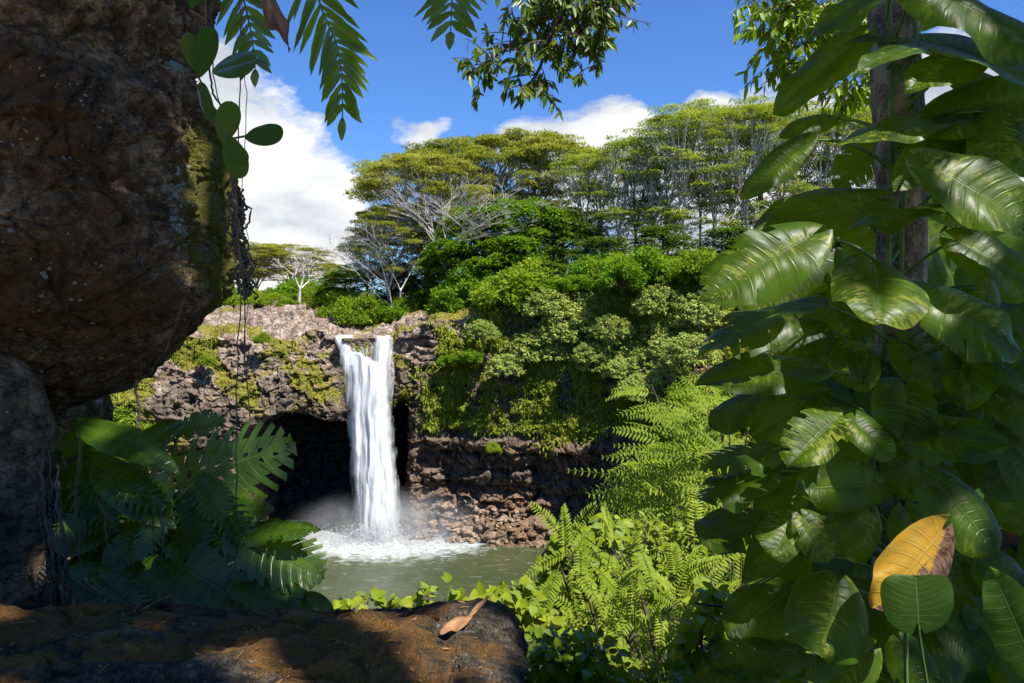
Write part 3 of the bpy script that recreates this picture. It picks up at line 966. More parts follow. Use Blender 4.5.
LT = [('layer0', 482, 117, 205, 1.15, 'bright green layered tree in front of the bare pale limbs'), ('layer1', 528, 119, 196, 1.15, 'bright green layered tree with the tallest rounded top in mid forest'),
      ('layer2', 452, 121, 245, 0.9, 'low bright green tree above the lip rocks'), ('layer0', 508, 113, 235, 0.9, 'bright drooping tree above the dark stems'),
      ('dark0', 562, 122, 205, 1.1, 'dark green tree between the bright tree and the slim grove'), ('dark1', 425, 126, 240, 0.9, 'dark green tree under the leaning pale limbs'),
      ('dark2', 605, 112, 236, 0.8, 'dark leafy tree at the foot of the grove, left'), ('dark0', 662, 108, 224, 0.8, 'dark spreading tree at the foot of the grove, middle'),
      ('layer0', 700, 105, 252, 0.8, 'green tree at the foot of the grove beside the climbing leaves'), ('dark2', 728, 106, 226, 0.8, 'dark tree hidden behind the left vine leaves'),
      ('layer1', 632, 114, 256, 0.7, 'mid green tree low at the foot of the grove'), ('dark1', 800, 100, 225, 1.1, 'dark tree behind the vine leaves'), ('dark0', 860, 98, 215, 1.1, 'dark tree behind the vine covered trunk'),
      ('dark2', 930, 95, 215, 1.1, 'dark tree right of the vine covered trunk'), ('dark1', 1000, 92, 215, 1.1, 'dark tree behind leaves at far right'),
      ('dark1', 392, 128, 262, 0.8, 'dark tree above the lip rocks at the left forest end'), ('dark2', 545, 108, 262, 0.75, 'small dark tree above the pale leaved trees'),
      ('layer2', 345, 140, 268, 0.8, 'small green tree at the head of the riverbed')]
for (k, px, Y, top, wf, lab) in LT:
    TREES.append((k, px, Y, top, wf, lab, 'broadleaf trees at the forest edge'))
FT = [('spread0', 292, 215, 243, 0.62, 'distant dome shaped albizia on the skyline left of the fall'), ('spread2', 322, 200, 262, 0.5, 'distant low albizia right of the skyline dome'),
      ('spread1', 255, 225, 248, 0.55, 'distant albizia on the skyline beside the hanging roots'), ('spread3', 225, 200, 240, 0.6, 'distant albizia just past the boulder edge'), ('spread2', 180, 210, 240, 0.6, 'distant albizia hidden behind the boulder')]
for (k, px, Y, top, wf, lab) in FT:
    TREES.append((k, px, Y, top, wf, lab, 'distant albizia trees up the valley'))
HT = {'spread': 30.0, 'grove': 32.0, 'layer': 16.5, 'dark': 16.5}
rng = np.random.default_rng(77)
for (k, px, Y, top, wf, lab, grp) in TREES:
    x, y, z = spot(px, Y)
    if k.startswith('spread') and grp.startswith('distant'):
        pass
    h = (HOR - top) / F * Y - z
    s = h / HT[k.rstrip('0123456789')]
    sx = s * wf if wf > 0.7 or not grp.startswith('distant') else s * 1.0
    if k.startswith('grove'): sx = max(s, 0.9)
    if k.startswith(('layer', 'dark')): sx = wf
    if k.startswith('spread') and not grp.startswith('distant'): sx = wf
    if grp.startswith('distant'): sx = s * 1.9
    plant(PR[k], (x, y, z), sx, rng.uniform(-0.5, 0.5), lab, grp, s)

# shrubs along the riverbed and at the forest foot
SH = []
for px in np.arange(190, 350, 13):
    SH.append(('gbush', px + rng.uniform(-4, 4), rng.uniform(150, 170), rng.uniform(272, 290)))
for px in np.arange(225, 350, 11):
    SH.append(('bush', px + rng.uniform(-4, 4), rng.uniform(132, 146), rng.uniform(284, 300)))
for px in np.arange(345, 480, 9):
    SH.append((('bush', 'gbush')[int(rng.random() < 0.4)], px + rng.uniform(-4, 4), rng.uniform(114, 124), rng.uniform(284, 303)))
for px in np.arange(470, 760, 12):
    SH.append((('gbush', 'bush')[int(rng.random() < 0.35)], px + rng.uniform(-6, 6), rng.uniform(103, 114) - (px - 470) * 0.05, rng.uniform(240, 304)))
words = ['beside the hanging roots', 'behind the riverbed rocks', 'at the upper left of the riverbed', 'near the skyline dome tree', 'by the small bare tree', 'at the bend of the riverbed', 'above the left lip rocks',
         'straight above the fall', 'above the right stream', 'under the leaning pale limbs', 'on the bank right of the lip', 'at the foot of the bright tree', 'above the pale leaved trees', 'at the foot of the grove']
for i, (k, px, Y, top) in enumerate(SH):
    x, y, z = spot(px, Y)
    h = max((HOR - top) / F * Y - z, 2.0)
    s = h / 3.9
    wi = 0 if px < 240 else 1 if px < 262 else 3 if px < 285 else 4 if px < 308 else 5 if px < 325 else 6 if px < 340 else 7 if px < 372 else 8 if px < 395 else 9 if px < 430 else 10 if px < 475 else 11 if px < 540 else 12 if px < 640 else 13
    tone = 'yellow green' if k == 'bush' else 'bright green'
    plant(PR['%s%d' % (k, i % 3)], (x, y, z), min(max(s, 0.8), 1.5), rng.uniform(0, 6), '%s rounded shrub %s' % (tone, words[wi]), 'shrubs along the riverbed and forest foot', s)

# pale-leaved trees hanging over the right cliff
KK = [(505, 97, 352, 0.55, 'pale leaved tree at the left end of the clifftop row'), (535, 100, 325, 0.85, 'pale leaved tree standing second in the clifftop row'), (572, 99.5, 300, 0.95, 'pale leaved tree with the highest top in the clifftop row'),
      (552, 98.5, 335, 0.6, 'pale leaved tree low on the cliff left of the middle'), (612, 98, 318, 0.95, 'pale leaved tree in the middle of the clifftop row'), (645, 96, 335, 0.9, 'pale leaved tree right of the middle of the clifftop row'),
      (600, 96, 345, 0.6, 'pale leaved tree hanging lowest over the grassy cliff'), (672, 95, 310, 0.85, 'pale leaved tree under the grove beside the red earth'), (640, 89, 372, 0.6, 'small pale leaved tree above the ferny spray'),
      (668, 88, 362, 0.6, 'small pale leaved tree beside the red earth'), (690, 86, 330, 0.7, 'pale leaved tree next to the climbing leaves')]
for i, (px, Y, top, s, lab) in enumerate(KK):
    zt_ = (HOR - top) / F * Y
    plant(PR['kukui%d' % (i % 3)], ((px - 512) / F * Y, Y, zt_ - 5.0 * s), s, rng.uniform(0, 6), lab, 'pale leaved trees on the right clifftop')

for i, (px, Y, top, s, lab) in enumerate([(548, 100, 285, 0.75, 'pale leaved tree high at the back left of the clifftop row'), (590, 102, 278, 0.8, 'pale leaved tree highest at the back middle of the clifftop row'), (628, 101, 288, 0.8, 'pale leaved tree at the back right of the clifftop row'),
                                         (660, 95, 282, 0.75, 'pale leaved tree at the back beside the grove'), (482, 98, 318, 0.5, 'pale leaved tree near the dark bushes right of the lip'), 
                                         (700, 92, 290, 0.8, 'pale leaved tree behind the leftmost big vine leaf'), (590, 95, 340, 0.5, 'small bright pale leaved tree in front of the clifftop row, left'), (622, 93.5, 356, 0.5, 'small bright pale leaved tree in front of the clifftop row, middle'),
                                         (648, 92, 350, 0.55, 'small bright pale leaved tree in front of the clifftop row, right'), (612, 95, 312, 0.6, 'bright pale leaved tree bulging from the middle of the clifftop row'), (560, 98, 318, 0.6, 'bright pale leaved tree bulging from the left of the clifftop row'), (668, 92, 330, 0.6, 'bright pale leaved tree bulging beside the red earth'), (625, 95, 350, 0.6, 'pale leaved tree above the feathery spray tips')]):
    plant(PR['kukui%d' % ((i + 1) % 3)], ((px - 512) / F * Y, Y, (HOR - top) / F * Y - 5.0 * s), s, rng.uniform(0, 6), lab, 'pale leaved trees on the right clifftop')

# small shrubs and grassy clumps growing on the cliff face
CF = [(112, 84, 395, 1.0, 'bush'), (130, 85, 410, 0.9, 'bush'), (150, 86, 420, 0.6, 'bush'), (208, 90, 352, 0.35, 'bush'), (262, 93, 330, 0.35, 'bush'), (448, 98, 352, 0.4, 'gbush'), (470, 97, 345, 0.5, 'gbush'),
      (493, 95, 440, 0.35, 'bush'), (688, 84, 375, 0.7, 'bush'), (705, 83, 400, 0.8, 'bush'), (690, 80, 430, 0.8, 'gbush'), (720, 80, 420, 0.8, 'bush'), (672, 84, 420, 0.6, 'gbush'), (735, 82, 380, 0.8, 'bush'), (700, 82, 455, 0.7, 'bush'),
      (730, 78, 470, 0.9, 'bush'), (650, 88, 470, 0.5, 'gbush'), (745, 78, 530, 1.0, 'bush'), (700, 80, 520, 0.8, 'gbush')]
cw = ['at the far left below the boulder', 'on the left cliff above the fenestrated leaf', 'low on the left cliff', 'on the upper left rocks', 'on the rocks left of the fall', 'on the right bank of the lip', 'where grass meets the lip rocks',
      'sprouting on the rusty ledge', 'beside the red earth, upper', 'on the red earth, middle', 'on the red earth, lower', 'left of the blue tinted vine leaves', 'at the right end of the grassy cliff', 'just left of the big shiny leaves',
      'at the foot of the red earth', 'behind the feathery leaves, right', 'behind the feathery leaves, left', 'by the pool behind the vine leaves', 'on the bank above the pool at right']
for i, (px, Y, top, s, k) in enumerate(CF):
    plant(PR['%s%d' % (k, i % 3)], ((px - 512) / F * Y, Y, (HOR - top) / F * Y - 3.9 * s), s, rng.uniform(0, 6), 'small yellow green shrub ' + cw[i], 'shrubs on the cliff face')


def bare_tree():
    rng = np.random.default_rng(9)
    w = Acc()
    def br(p, d, l, r, k):
        e = p + d * l
        w.tube(bez(p, p + d * l * 0.5 + rng.normal(0, 0.1, 3), e, 4), np.linspace(r, r * 0.65, 4), 5)
        if k:
            for _ in range(3):
                nd = d + rng.normal(0, 0.55, 3); nd[2] = abs(nd[2]) * 0.6 + 0.12; nd /= np.linalg.norm(nd)
                br(e, nd, l * 0.72, r * 0.6, k - 1)
    br(np.array([0.0, 0, -0.5]), np.array([0.05, 0, 1.0]), 3.4, 0.32, 5)
    x, y, z = spot(299, 138)
    r = empty('bare_tree', (x, y, z), 'small bare white barked tree among shrubs left of the fall', 'tree')
    r.scale = (1.05, 1.05, 1.0)
    link('trunk', w.mesh('bare_tree', M['pale_bark']), r)


bare_tree()


def leafless_albizia(px, Y, top, s, lab, seed):
    rng = np.random.default_rng(seed)
    w = Acc()
    def br(p, d, l, r, k):
        e = p + d * l
        w.tube(bez(p, p + d * l * 0.5 + rng.normal(0, 0.15, 3), e, 5), np.linspace(r, r * 0.62, 5), 5)
        if k:
            for _ in range(3 if k > 1 else 4):
                nd = d + rng.normal(0, 0.45, 3) * np.array([1, 1, 0.6]); nd[2] = abs(nd[2]) * 0.85 + 0.05; nd /= np.linalg.norm(nd)
                br(e, nd, l * rng.uniform(0.6, 0.85), r * 0.58, k - 1)
    for q in range(3):
        d = np.array([rng.normal(-0.15, 0.25), rng.normal(-0.1, 0.2), 1.0]); d /= np.linalg.norm(d)
        br(np.array([rng.normal(0, 0.4), 0, -0.5]), d, 8.5, 0.32, 5)
    x, y, z = spot(px, Y)
    r = empty('leafless_albizia', (x, y, z), lab, 'tree')
    h = (HOR - top) / F * Y - z
    r.scale = (s, s, h / 27.0)
    link('trunk', w.mesh('leafless_albizia', M['pale_bark']), r)


leafless_albizia(455, 119, 168, 0.9, 'tall leafless albizia with fine white forking limbs in front of the spreading crowns', 91)
leafless_albizia(395, 121, 215, 0.7, 'leafless albizia with white limbs leaning out at the left end of the forest', 93)

# ------------------------------------------------------------------ near rocks
def rock_mat(name, dark, mid, light, moss_c, orange_c, lichen=0.5, scale=1.0, rough=0.85):
    m, nt = new_mat(name)
    pos = nt.n('ShaderNodeNewGeometry').outputs['Position']
    msk = nt.n('ShaderNodeAttribute', attribute_name='masks').outputs['Vector']
    sp = nt.n('ShaderNodeSeparateXYZ', {0: msk})
    n1 = nt.noise(7 * scale, 9, 0.68, pos, 0.3); n2 = nt.noise(26 * scale, 6, 0.7, pos); n3 = nt.noise(90 * scale, 4, 0.6, pos)
    nb = nt.noise(2.2 * scale, 4, 0.6, pos, 0.5)
    col = nt.ramp(nt.math('ADD', nt.math('MULTIPLY', n1, 0.65), nt.math('MULTIPLY', n2, 0.35)), [(0.36, dark), (0.5, mid), (0.64, light)])
    n4 = nt.noise(14 * scale, 8, 0.75, nt.mapping(pos, (1, 1, 1.7)), 1.2)
    col = nt.mix(1.0, col, nt.ramp(n4, [(0.36, 0.30), (0.46, 0.95), (0.60, 1.6)]), 'MULTIPLY')
    vc = nt.n('ShaderNodeTexVoronoi', {'Vector': nt.n('ShaderNodeVectorMath', {0: nt.mapping(pos, (1, 1, 1.5)), 1: nt.n('ShaderNodeVectorMath', {0: nt.n('ShaderNodeTexNoise', {'Vector': pos, 'Scale': 5.0, 'Detail': 5.0}).outputs['Color'], 1: (0.55, 0.55, 0.55)}, operation='MULTIPLY').outputs[0]}, operation='ADD').outputs[0], 'Scale': 6.0 * scale}, feature='DISTANCE_TO_EDGE').outputs['Distance']
    crk = nt.ramp(vc, [(0.0, 0.25), (0.035, 1.0)])
    col = nt.mix(0.8, col, crk, 'MULTIPLY')
    # moss and orange algae
    mo = nt.ramp(nt.math('ADD', sp.outputs[0], nt.math('MULTIPLY', nt.math('SUBTRACT', n2, 0.5), 1.6)), [(0.42, 0), (0.62, 1)])
    mossc = nt.mix(n3, (moss_c[0] * 0.35, moss_c[1] * 0.4, moss_c[2] * 0.5), moss_c)
    og = nt.ramp(nt.math('ADD', sp.outputs[1], nt.math('MULTIPLY', nt.math('SUBTRACT', n1, 0.5), 1.8)), [(0.42, 0), (0.68, 0.9)])
    orgc = nt.mix(n2, (orange_c[0] * 0.35, orange_c[1] * 0.3, orange_c[2] * 0.3), orange_c)
    col = nt.mix(og, col, orgc)
    col = nt.mix(mo, col, mossc)
    # white lichen spots and crusts
    vo = nt.n('ShaderNodeTexVoronoi', {'Vector': pos, 'Scale': 34.0 * scale, 'Randomness': 1.0})
    spot_ = nt.math('LESS_THAN', nt.math('ADD', vo.outputs['Distance'], nt.math('MULTIPLY', nt.math('SUBTRACT', n2, 0.4), 1.6)), 0.30)
    gate = nt.math('GREATER_THAN', nt.noise(8 * scale, 3, 0.6, nt.mapping(pos, (1, 1, 1), (4, 2, 1))), 0.60 - 0.05 * lichen)
    crust = nt.math('GREATER_THAN', nt.math('ADD', sp.outputs[2], nt.math('MULTIPLY', nt.math('SUBTRACT', n2, 0.5), 3.0)), 0.84)
    lf = nt.math('MAXIMUM', nt.math('MULTIPLY', spot_, gate), crust)
    col = nt.mix(lf, col, (0.42, 0.43, 0.40))
    v = nt.n('ShaderNodeTexVoronoi', {'Vector': nt.n('ShaderNodeVectorMath', {0: pos, 1: nt.n('ShaderNodeTexNoise', {'Vector': pos, 'Scale': 6.0}).outputs['Color']}, operation='ADD').outputs[0], 'Scale': 7.0 * scale}, feature='DISTANCE_TO_EDGE').outputs['Distance']
    h = nt.math('ADD', nt.math('MULTIPLY', n1, 1.0), nt.math('MULTIPLY', n2, 0.45))
    h = nt.math('ADD', h, nt.math('MULTIPLY', n3, 0.14))
    h = nt.math('ADD', h, nt.math('MULTIPLY', n4, 0.7))
    h = nt.math('ADD', h, nt.math('MULTIPLY', crk, 0.25))
    h = nt.math('ADD', h, nt.math('MULTIPLY', nt.ramp(v, [(0, 0), (0.06, 1)]), 0.10))
    p = nt.n('ShaderNodeBsdfPrincipled', {'Base Color': col, 'Roughness': rough, 'Specular IOR Level': 0.35, 'Normal': nt.bump(h, 1.0, 0.10)})
    nt.n('ShaderNodeOutputMaterial', {0: p.outputs[0]})
    return m


M['boulder'] = rock_mat('boulder_rock', (0.024, 0.014, 0.004), (0.18, 0.11, 0.05), (0.58, 0.43, 0.26), (0.22, 0.20, 0.010), (0.17, 0.085, 0.015), 1.2)
M['ledge'] = rock_mat('ledge_rock', (0.03, 0.021, 0.012), (0.12, 0.09, 0.055), (0.34, 0.29, 0.23), (0.12, 0.10, 0.012), (0.50, 0.235, 0.03), 0.2, 2.0)
M['pillar'] = rock_mat('pillar_rock', (0.035, 0.024, 0.011), (0.18, 0.12, 0.065), (0.46, 0.34, 0.21), (0.08, 0.08, 0.012), (0.20, 0.10, 0.03), 0.4, 1.0)


def revolved_rock(name, mat, prof, cpx, Y0, depth, label, cat, nu=620, nv=520, amp=1.0, groove=0.0, seed=0, maskf=None):
    """prof: (py, px of the right edge)"""
    py = np.linspace(prof[0][0], prof[-1][0], nv)
    xb = np.interp(py, [a for a, b in prof], [b for a, b in prof])
    xb = np.convolve(np.pad(xb, 12, 'edge'), np.ones(25) / 25, 'valid')
    r = np.maximum(xb - cpx, 1) / F * Y0
    cx = (cpx - 512) / F * Y0
    th = np.linspace(-np.pi * 1.15, np.pi * 0.35, nu)       # the side towards the viewer and the right, and some way round the back
    TH, PY = np.meshgrid(th, py, indexing='ij')
    R = np.broadcast_to(r[None, :], TH.shape)
    D = np.stack([np.cos(TH), np.sin(TH) * depth, np.zeros_like(TH)], -1)
    P = np.stack([cx + R * D[..., 0], Y0 + R * D[..., 1], np.zeros_like(TH)], -1)
    yy = np.where(PY > HOR, P[..., 1], Y0)
    P[..., 2] = (HOR - PY) / F * yy
    P = P.reshape(-1, 3)
    dn = D.reshape(-1, 3); dn = dn / np.linalg.norm(dn, axis=1)[:, None]
    du = sstep(330, 420, PY.ravel())
    dn = dn + np.stack([np.zeros(len(P)), np.zeros(len(P)), -du * 0.8], 1)
    Q = P + fbm(P * 2.2, 3, seed + 3)[:, None] * 0.22
    d1, e1, c1 = worley(Q * np.array([2.6, 2.6, 3.2]), seed + 1)
    d2, e2, c2 = worley(Q * np.array([7, 7, 9.5]), seed + 2)
    big = fbm(P * 1.3, 3, seed + 4)
    d3, e3, c3 = worley(Q * np.array([18, 18, 26]), seed + 22)
    disp = big * 0.13 + (c1 - 0.5) * 0.035 - 0.022 * np.exp(-(e1 / 0.05) ** 2) + (c2 - 0.5) * 0.026 - 0.014 * np.exp(-(e2 / 0.1) ** 2) + (c3 - 0.5) * 0.011
    disp += ridged(P * 4, 6, seed + 5) * 0.040 + fbm(P * 22, 4, seed + 6) * 0.012
    if groove:
        g = ridged(P * np.array([9, 9, 1.6]) + big[:, None], 5, seed + 9)
        disp = disp * 0.55 + groove * g
    P = P + dn * (disp * amp)[:, None]
    nz = fbm(P * 3, 4, seed + 12); nz2 = fbm(P * 1.2, 3, seed + 15)
    X = (P[:, 0] / P[:, 1]) * F + 512
    masks = maskf(P, X, PY.ravel(), nz, nz2)
    me = make_mesh(name, P, grid_faces(nu, nv), mat, {'masks': np.clip(masks, -1, 1)})
    return tag(link(name, me), label, cat)


def bmask(P, X, PY, nz, nz2):
    edge = sstep(145, 205, X)
    moss = edge * (0.52 + nz * 0.9) * sstep(60, 140, PY) + 0.25 * nz + sstep(206, 222, X) * 0.6 * sstep(60, 110, PY) + sstep(0, 60, 60 - PY) * (0.15 + 0.4 * nz) - 0.06
    orange = 0.20 + nz2 * 0.8 - 0.4 * sstep(20, 150, 150 - PY) + 0.25 * np.exp(-((X - 90) / 50) ** 2 - ((PY - 205) / 35) ** 2)
    crust = 0.32 + 0.45 * np.exp(-((X - 178) / 13) ** 2 - ((PY - 225) / 70) ** 2) + 0.1 * nz
    return np.stack([moss, orange, crust], 1)


boulder = revolved_rock('mossy_boulder', M['boulder'],
              [(-260, 150), (-160, 178), (-60, 192), (0, 194), (30, 191), (55, 178), (75, 182), (100, 205), (130, 210), (160, 219), (200, 226), (250, 229), (280, 226), (300, 218), (330, 195), (350, 170), (372, 146), (392, 112), (402, 80), (420, 10), (445, -59)],
              -60, 3.3, 0.8, 'huge dark overhanging boulder with yellow moss on its right edge and white lichen crusts', 'boulder', maskf=bmask)
revolved_rock('rock_pillar', M['pillar'],
              [(340, -5), (365, 22), (385, 36), (410, 44), (450, 43), (500, 46), (550, 50), (590, 60), (640, 74), (720, 80)],
              -90, 2.75, 0.55, 'gnarled brown rock pillar under the left end of the overhanging boulder', 'rock', 300, 420, 0.45, 0.05, 40,
              lambda P, X, PY, nz, nz2: np.stack([0.1 + 0.3 * nz, 0.15 + 0.5 * nz2, 0.3 + 0 * nz], 1))
revolved_rock('shaded_rock', M['boulder'],
              [(300, 40), (360, 92), (400, 108), (425, 104), (450, 80), (480, 60), (560, 50), (660, 50)],
              -60, 4.3, 0.5, 'dark rock in the hollow between the overhanging boulder and the pillar', 'rock', 160, 160, 0.8, 0.0, 60,
              lambda P, X, PY, nz, nz2: np.stack([0.1 + 0.3 * nz, 0.0 + 0.3 * nz2, 0.2 + 0 * nz], 1))


def build_ledge():
    nu, nv = 900, 420
    # cross-section swept along x: front bottom -> top -> back bottom, closed at the right by a rounded end
    x1 = (511 - 512) / F * 1.72
    U = np.linspace(0, 1, nu); Vv = np.linspace(0, 1, nv)
    UU, VV = np.meshgrid(U, Vv, indexing='ij')
    x = -2.1 + (x1 + 2.1) * np.sin(UU * np.pi / 2) ** 0.9
    end = sstep(x1 - 0.11, x1, x)
    r = np.sqrt(np.clip(1 - ((x - (x1 - 0.08)) / 0.08).clip(0, 1) ** 2, 0.0001, 1))     # rounding at the end
    hy, hz, yc, zc = 0.52, 0.32, 1.54, -0.697 - 0.32
    ang = np.pi * (1.25 - 1.5 * VV)                   # from the lower front over the top to the lower back
    ce, se = np.cos(ang), np.sin(ang)
    p = 4.5
    k = (np.abs(ce) ** p + np.abs(se) ** p) ** (-1 / p)
    y = yc - 0 + hy * ce * k * -1 * (-1) * (0.25 * 1 + 0.75 * r) * -1
    z = zc + hz * se * k - (1 - r) * 0.06 - 0.02 * sstep(-0.5, 0, x)
    P = np.stack([x.ravel(), y.ravel(), z.ravel()], 1)
    top = sstep(-0.1, 0.5, (se * k).ravel())
    Q = P + fbm(P * 2.5, 3, 71)[:, None] * 0.2
    d1, e1, c1 = worley(Q * np.array([2.0, 4.0, 4]), 72)
    d2, e2, c2 = worley(Q * np.array([7, 11, 9]), 73)
    disp = fbm(P * np.array([2.4, 3, 3]), 3, 74) * 0.035 + (c1 - 0.5) * 0.035 - 0.02 * np.exp(-(e1 / 0.08) ** 2) + (c2 - 0.5) * 0.010 + ridged(P * 7, 6, 75) * 0.026 + fbm(P * 40, 4, 76) * 0.005
    nrm = np.stack([end.ravel() * 0.8, (ce * k).ravel() * 0.6, (se * k).ravel()], 1)
    P = P + nrm * disp[:, None]
    nz = fbm(P * 5, 4, 77); nz2 = fbm(P * np.array([2, 6, 3]), 3, 78)
    X = P[:, 0] / P[:, 1] * F + 512
    py = HOR - P[:, 2] / P[:, 1] * F
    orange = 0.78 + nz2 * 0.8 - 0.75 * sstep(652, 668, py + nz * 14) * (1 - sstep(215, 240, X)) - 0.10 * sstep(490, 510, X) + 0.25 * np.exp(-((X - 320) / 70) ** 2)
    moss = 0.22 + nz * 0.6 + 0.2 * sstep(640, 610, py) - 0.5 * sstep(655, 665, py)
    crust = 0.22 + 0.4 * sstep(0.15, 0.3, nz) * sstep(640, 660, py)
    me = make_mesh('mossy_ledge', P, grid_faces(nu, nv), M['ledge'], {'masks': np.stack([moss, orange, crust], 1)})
    tag(link('mossy_ledge', me), 'low dark rock ledge in front with orange moss and a rounded right end', 'rock ledge')


build_ledge()


def bank_z(y):
    return np.where(y < 2.4, -1.5, -1.5 - 0.64 * (y - 2.4))


def build_bank():
    xs = np.linspace(-60, 60, 120); ys = np.concatenate([np.linspace(-12, 2, 20), np.linspace(2.2, 50, 110)])
    X, Y = np.meshgrid(xs, ys, indexing='ij')
    P = np.stack([X.ravel(), Y.ravel(), bank_z(Y.ravel())], 1)
    P[:, 2] += fbm(P * 0.5, 4, 91) * 0.25
    m, nt = new_mat('bank_soil')
    pos = nt.n('ShaderNodeNewGeometry').outputs['Position']
    n1 = nt.noise(3, 6, 0.6, pos)
    c = nt.ramp(n1, [(0.35, (0.02, 0.015, 0.008)), (0.5, (0.06, 0.04, 0.02)), (0.65, (0.06, 0.10, 0.02))])
    p = nt.n('ShaderNodeBsdfPrincipled', {'Base Color': c, 'Roughness': 0.9, 'Normal': nt.bump(n1, 0.8, 0.1)})
    nt.n('ShaderNodeOutputMaterial', {0: p.outputs[0]})
    tag(link('near_ground', make_mesh('near_ground', P, grid_faces(len(xs), len(ys)), m)), kind='structure')


build_bank()


def build_bounce_ground():  # pale ground behind the view, added to bounce warm light onto near rocks
    xs = np.linspace(-9, 12, 40); ys = np.linspace(-14, -0.2, 30)
    X, Y = np.meshgrid(xs, ys, indexing='ij')
    P = np.stack([X.ravel(), Y.ravel(), np.full(X.size, -1.22)], 1)
    P[:, 2] += fbm(P * 0.6, 3, 95) * 0.03
    m, nt = new_mat('bounce_gravel')
    pos = nt.n('ShaderNodeNewGeometry').outputs['Position']
    c = nt.ramp(nt.noise(25, 5, 0.6, pos), [(0.35, (0.48, 0.40, 0.29)), (0.65, (0.68, 0.58, 0.44))])
    p = nt.n('ShaderNodeBsdfPrincipled', {'Base Color': c, 'Roughness': 0.9})
    nt.n('ShaderNodeOutputMaterial', {0: p.outputs[0]})
    tag(link('bounce_ground', make_mesh('bounce_ground', P, grid_faces(len(xs), len(ys)), m)), kind='structure')


build_bounce_ground()


# ------------------------------------------------------------------ large leaves
def big_leaf_mat(name, dark, mid, tr, varieg=0.3, nveins=9.0, rough=0.36, trans=0.42, vein=(0.10, 0.16, 0.03), spec=0.18, dry=False):
    m, nt = new_mat(name)
    uv = nt.n('ShaderNodeAttribute', attribute_name='leafuv').outputs['Vector']
    sp = nt.n('ShaderNodeSeparateXYZ', {0: uv})
    u, v, s = sp.outputs[0], sp.outputs[1], sp.outputs[2]
    av = nt.math('ABSOLUTE', v)
    big = nt.noise(1.0, 3, 0.5, nt.n('ShaderNodeCombineXYZ', {0: nt.math('MULTIPLY', u, 2.5), 1: nt.math('MULTIPLY', v, 1.5), 2: s}).outputs[0])
    col = nt.mix(nt.ramp(big, [(0.35, 0), (0.65, 1)]), dark, mid)
    # variegation: streaks running with the side veins
    stv = nt.n('ShaderNodeCombineXYZ', {0: nt.math('MULTIPLY', u, 26.0), 1: nt.math('MULTIPLY', v, 2.2), 2: s}).outputs[0]
    vr = nt.noise(1.0, 5, 0.7, stv, 0.3)
    patch = nt.noise(1.0, 2, 0.5, nt.n('ShaderNodeCombineXYZ', {0: nt.math('MULTIPLY', u, 2.0), 1: nt.math('MULTIPLY', v, 1.5), 2: nt.math('ADD', s, 5.0)}).outputs[0])
    vf = nt.math('MULTIPLY', nt.ramp(nt.math('ADD', vr, nt.math('MULTIPLY', patch, 0.6)), [(0.87, 0), (0.93, 1)]), varieg)
    col = nt.mix(vf, col, (0.34, 0.36, 0.05))
    # veins
    fr = nt.math('ABSOLUTE', nt.math('SUBTRACT', nt.math('FRACT', nt.math('MULTIPLY', u, nveins)), 0.5))
    lat = nt.math('MULTIPLY', nt.ramp(fr, [(0.0, 1), (0.07, 0)]), nt.ramp(av, [(0.0, 0.6), (0.8, 0.1)]))
    mid_ = nt.ramp(av, [(0.018, 1), (0.045, 0)])
    vn = nt.math('MAXIMUM', lat, mid_)
    col = nt.mix(nt.math('MULTIPLY', vn, 0.6), col, vein)
    fine = nt.noise(1.0, 4, 0.6, nt.n('ShaderNodeCombineXYZ', {0: nt.math('MULTIPLY', u, 45.0), 1: nt.math('MULTIPLY', v, 3.0), 2: s}).outputs[0])
    h = nt.math('SUBTRACT', nt.math('MULTIPLY', fine, 0.3), vn)
    nb = nt.bump(h, 0.35, 0.01)
    # small blemishes
    bl = nt.ramp(nt.noise(1.0, 3, 0.6, nt.n('ShaderNodeCombineXYZ', {0: nt.math('MULTIPLY', u, 14.0), 1: nt.math('MULTIPLY', v, 6.0), 2: nt.math('ADD', s, 9.0)}).outputs[0]), [(0.66, 0), (0.70, 1)])
    col = nt.mix(nt.math('MULTIPLY', bl, 0.7), col, (0.14, 0.10, 0.03))
    dryf = None
    if dry:
        dv = nt.math('ADD', nt.math('MULTIPLY', v, -1.0), nt.math('MULTIPLY', nt.math('SUBTRACT', nt.noise(1.0, 6, 0.65, nt.n('ShaderNodeCombineXYZ', {0: nt.math('MULTIPLY', u, 5.0), 1: nt.math('MULTIPLY', v, 3.0), 2: 4.0}).outputs[0]), 0.5), 1.5))
        dv = nt.math('SUBTRACT', dv, nt.math('MULTIPLY', u, 0.25))
        dryf = nt.ramp(dv, [(0.12, 0), (0.24, 1)])
        dcol = nt.ramp(fine, [(0.35, (0.05, 0.025, 0.012)), (0.65, (0.26, 0.15, 0.10))])
        col = nt.mix(dryf, col, dcol)
    tcol = nt.mix(vf, nt.mix(big, tr, (tr[0] * 1.5, tr[1] * 1.25, tr[2])), (0.65, 0.62, 0.08))
    tcol = nt.mix(nt.math('MULTIPLY', vn, 0.5), tcol, (0.45, 0.5, 0.08))
    if dry:
        tcol = nt.mix(dryf, tcol, (0.03, 0.015, 0.008))
    rg = nt.math('ADD', rough, nt.math('MULTIPLY', nt.math('SUBTRACT', fine, 0.5), 0.25))
    p = nt.n('ShaderNodeBsdfPrincipled', {'Base Color': col, 'Roughness': rg, 'Specular IOR Level': spec, 'Normal': nb})
    t = nt.n('ShaderNodeBsdfTranslucent', {'Color': tcol, 'Normal': nb})
    sh = nt.n('ShaderNodeMixShader', {0: trans, 1: p.outputs[0], 2: t.outputs[0]})
    nt.n('ShaderNodeOutputMaterial', {0: sh.outputs[0]})
    return m


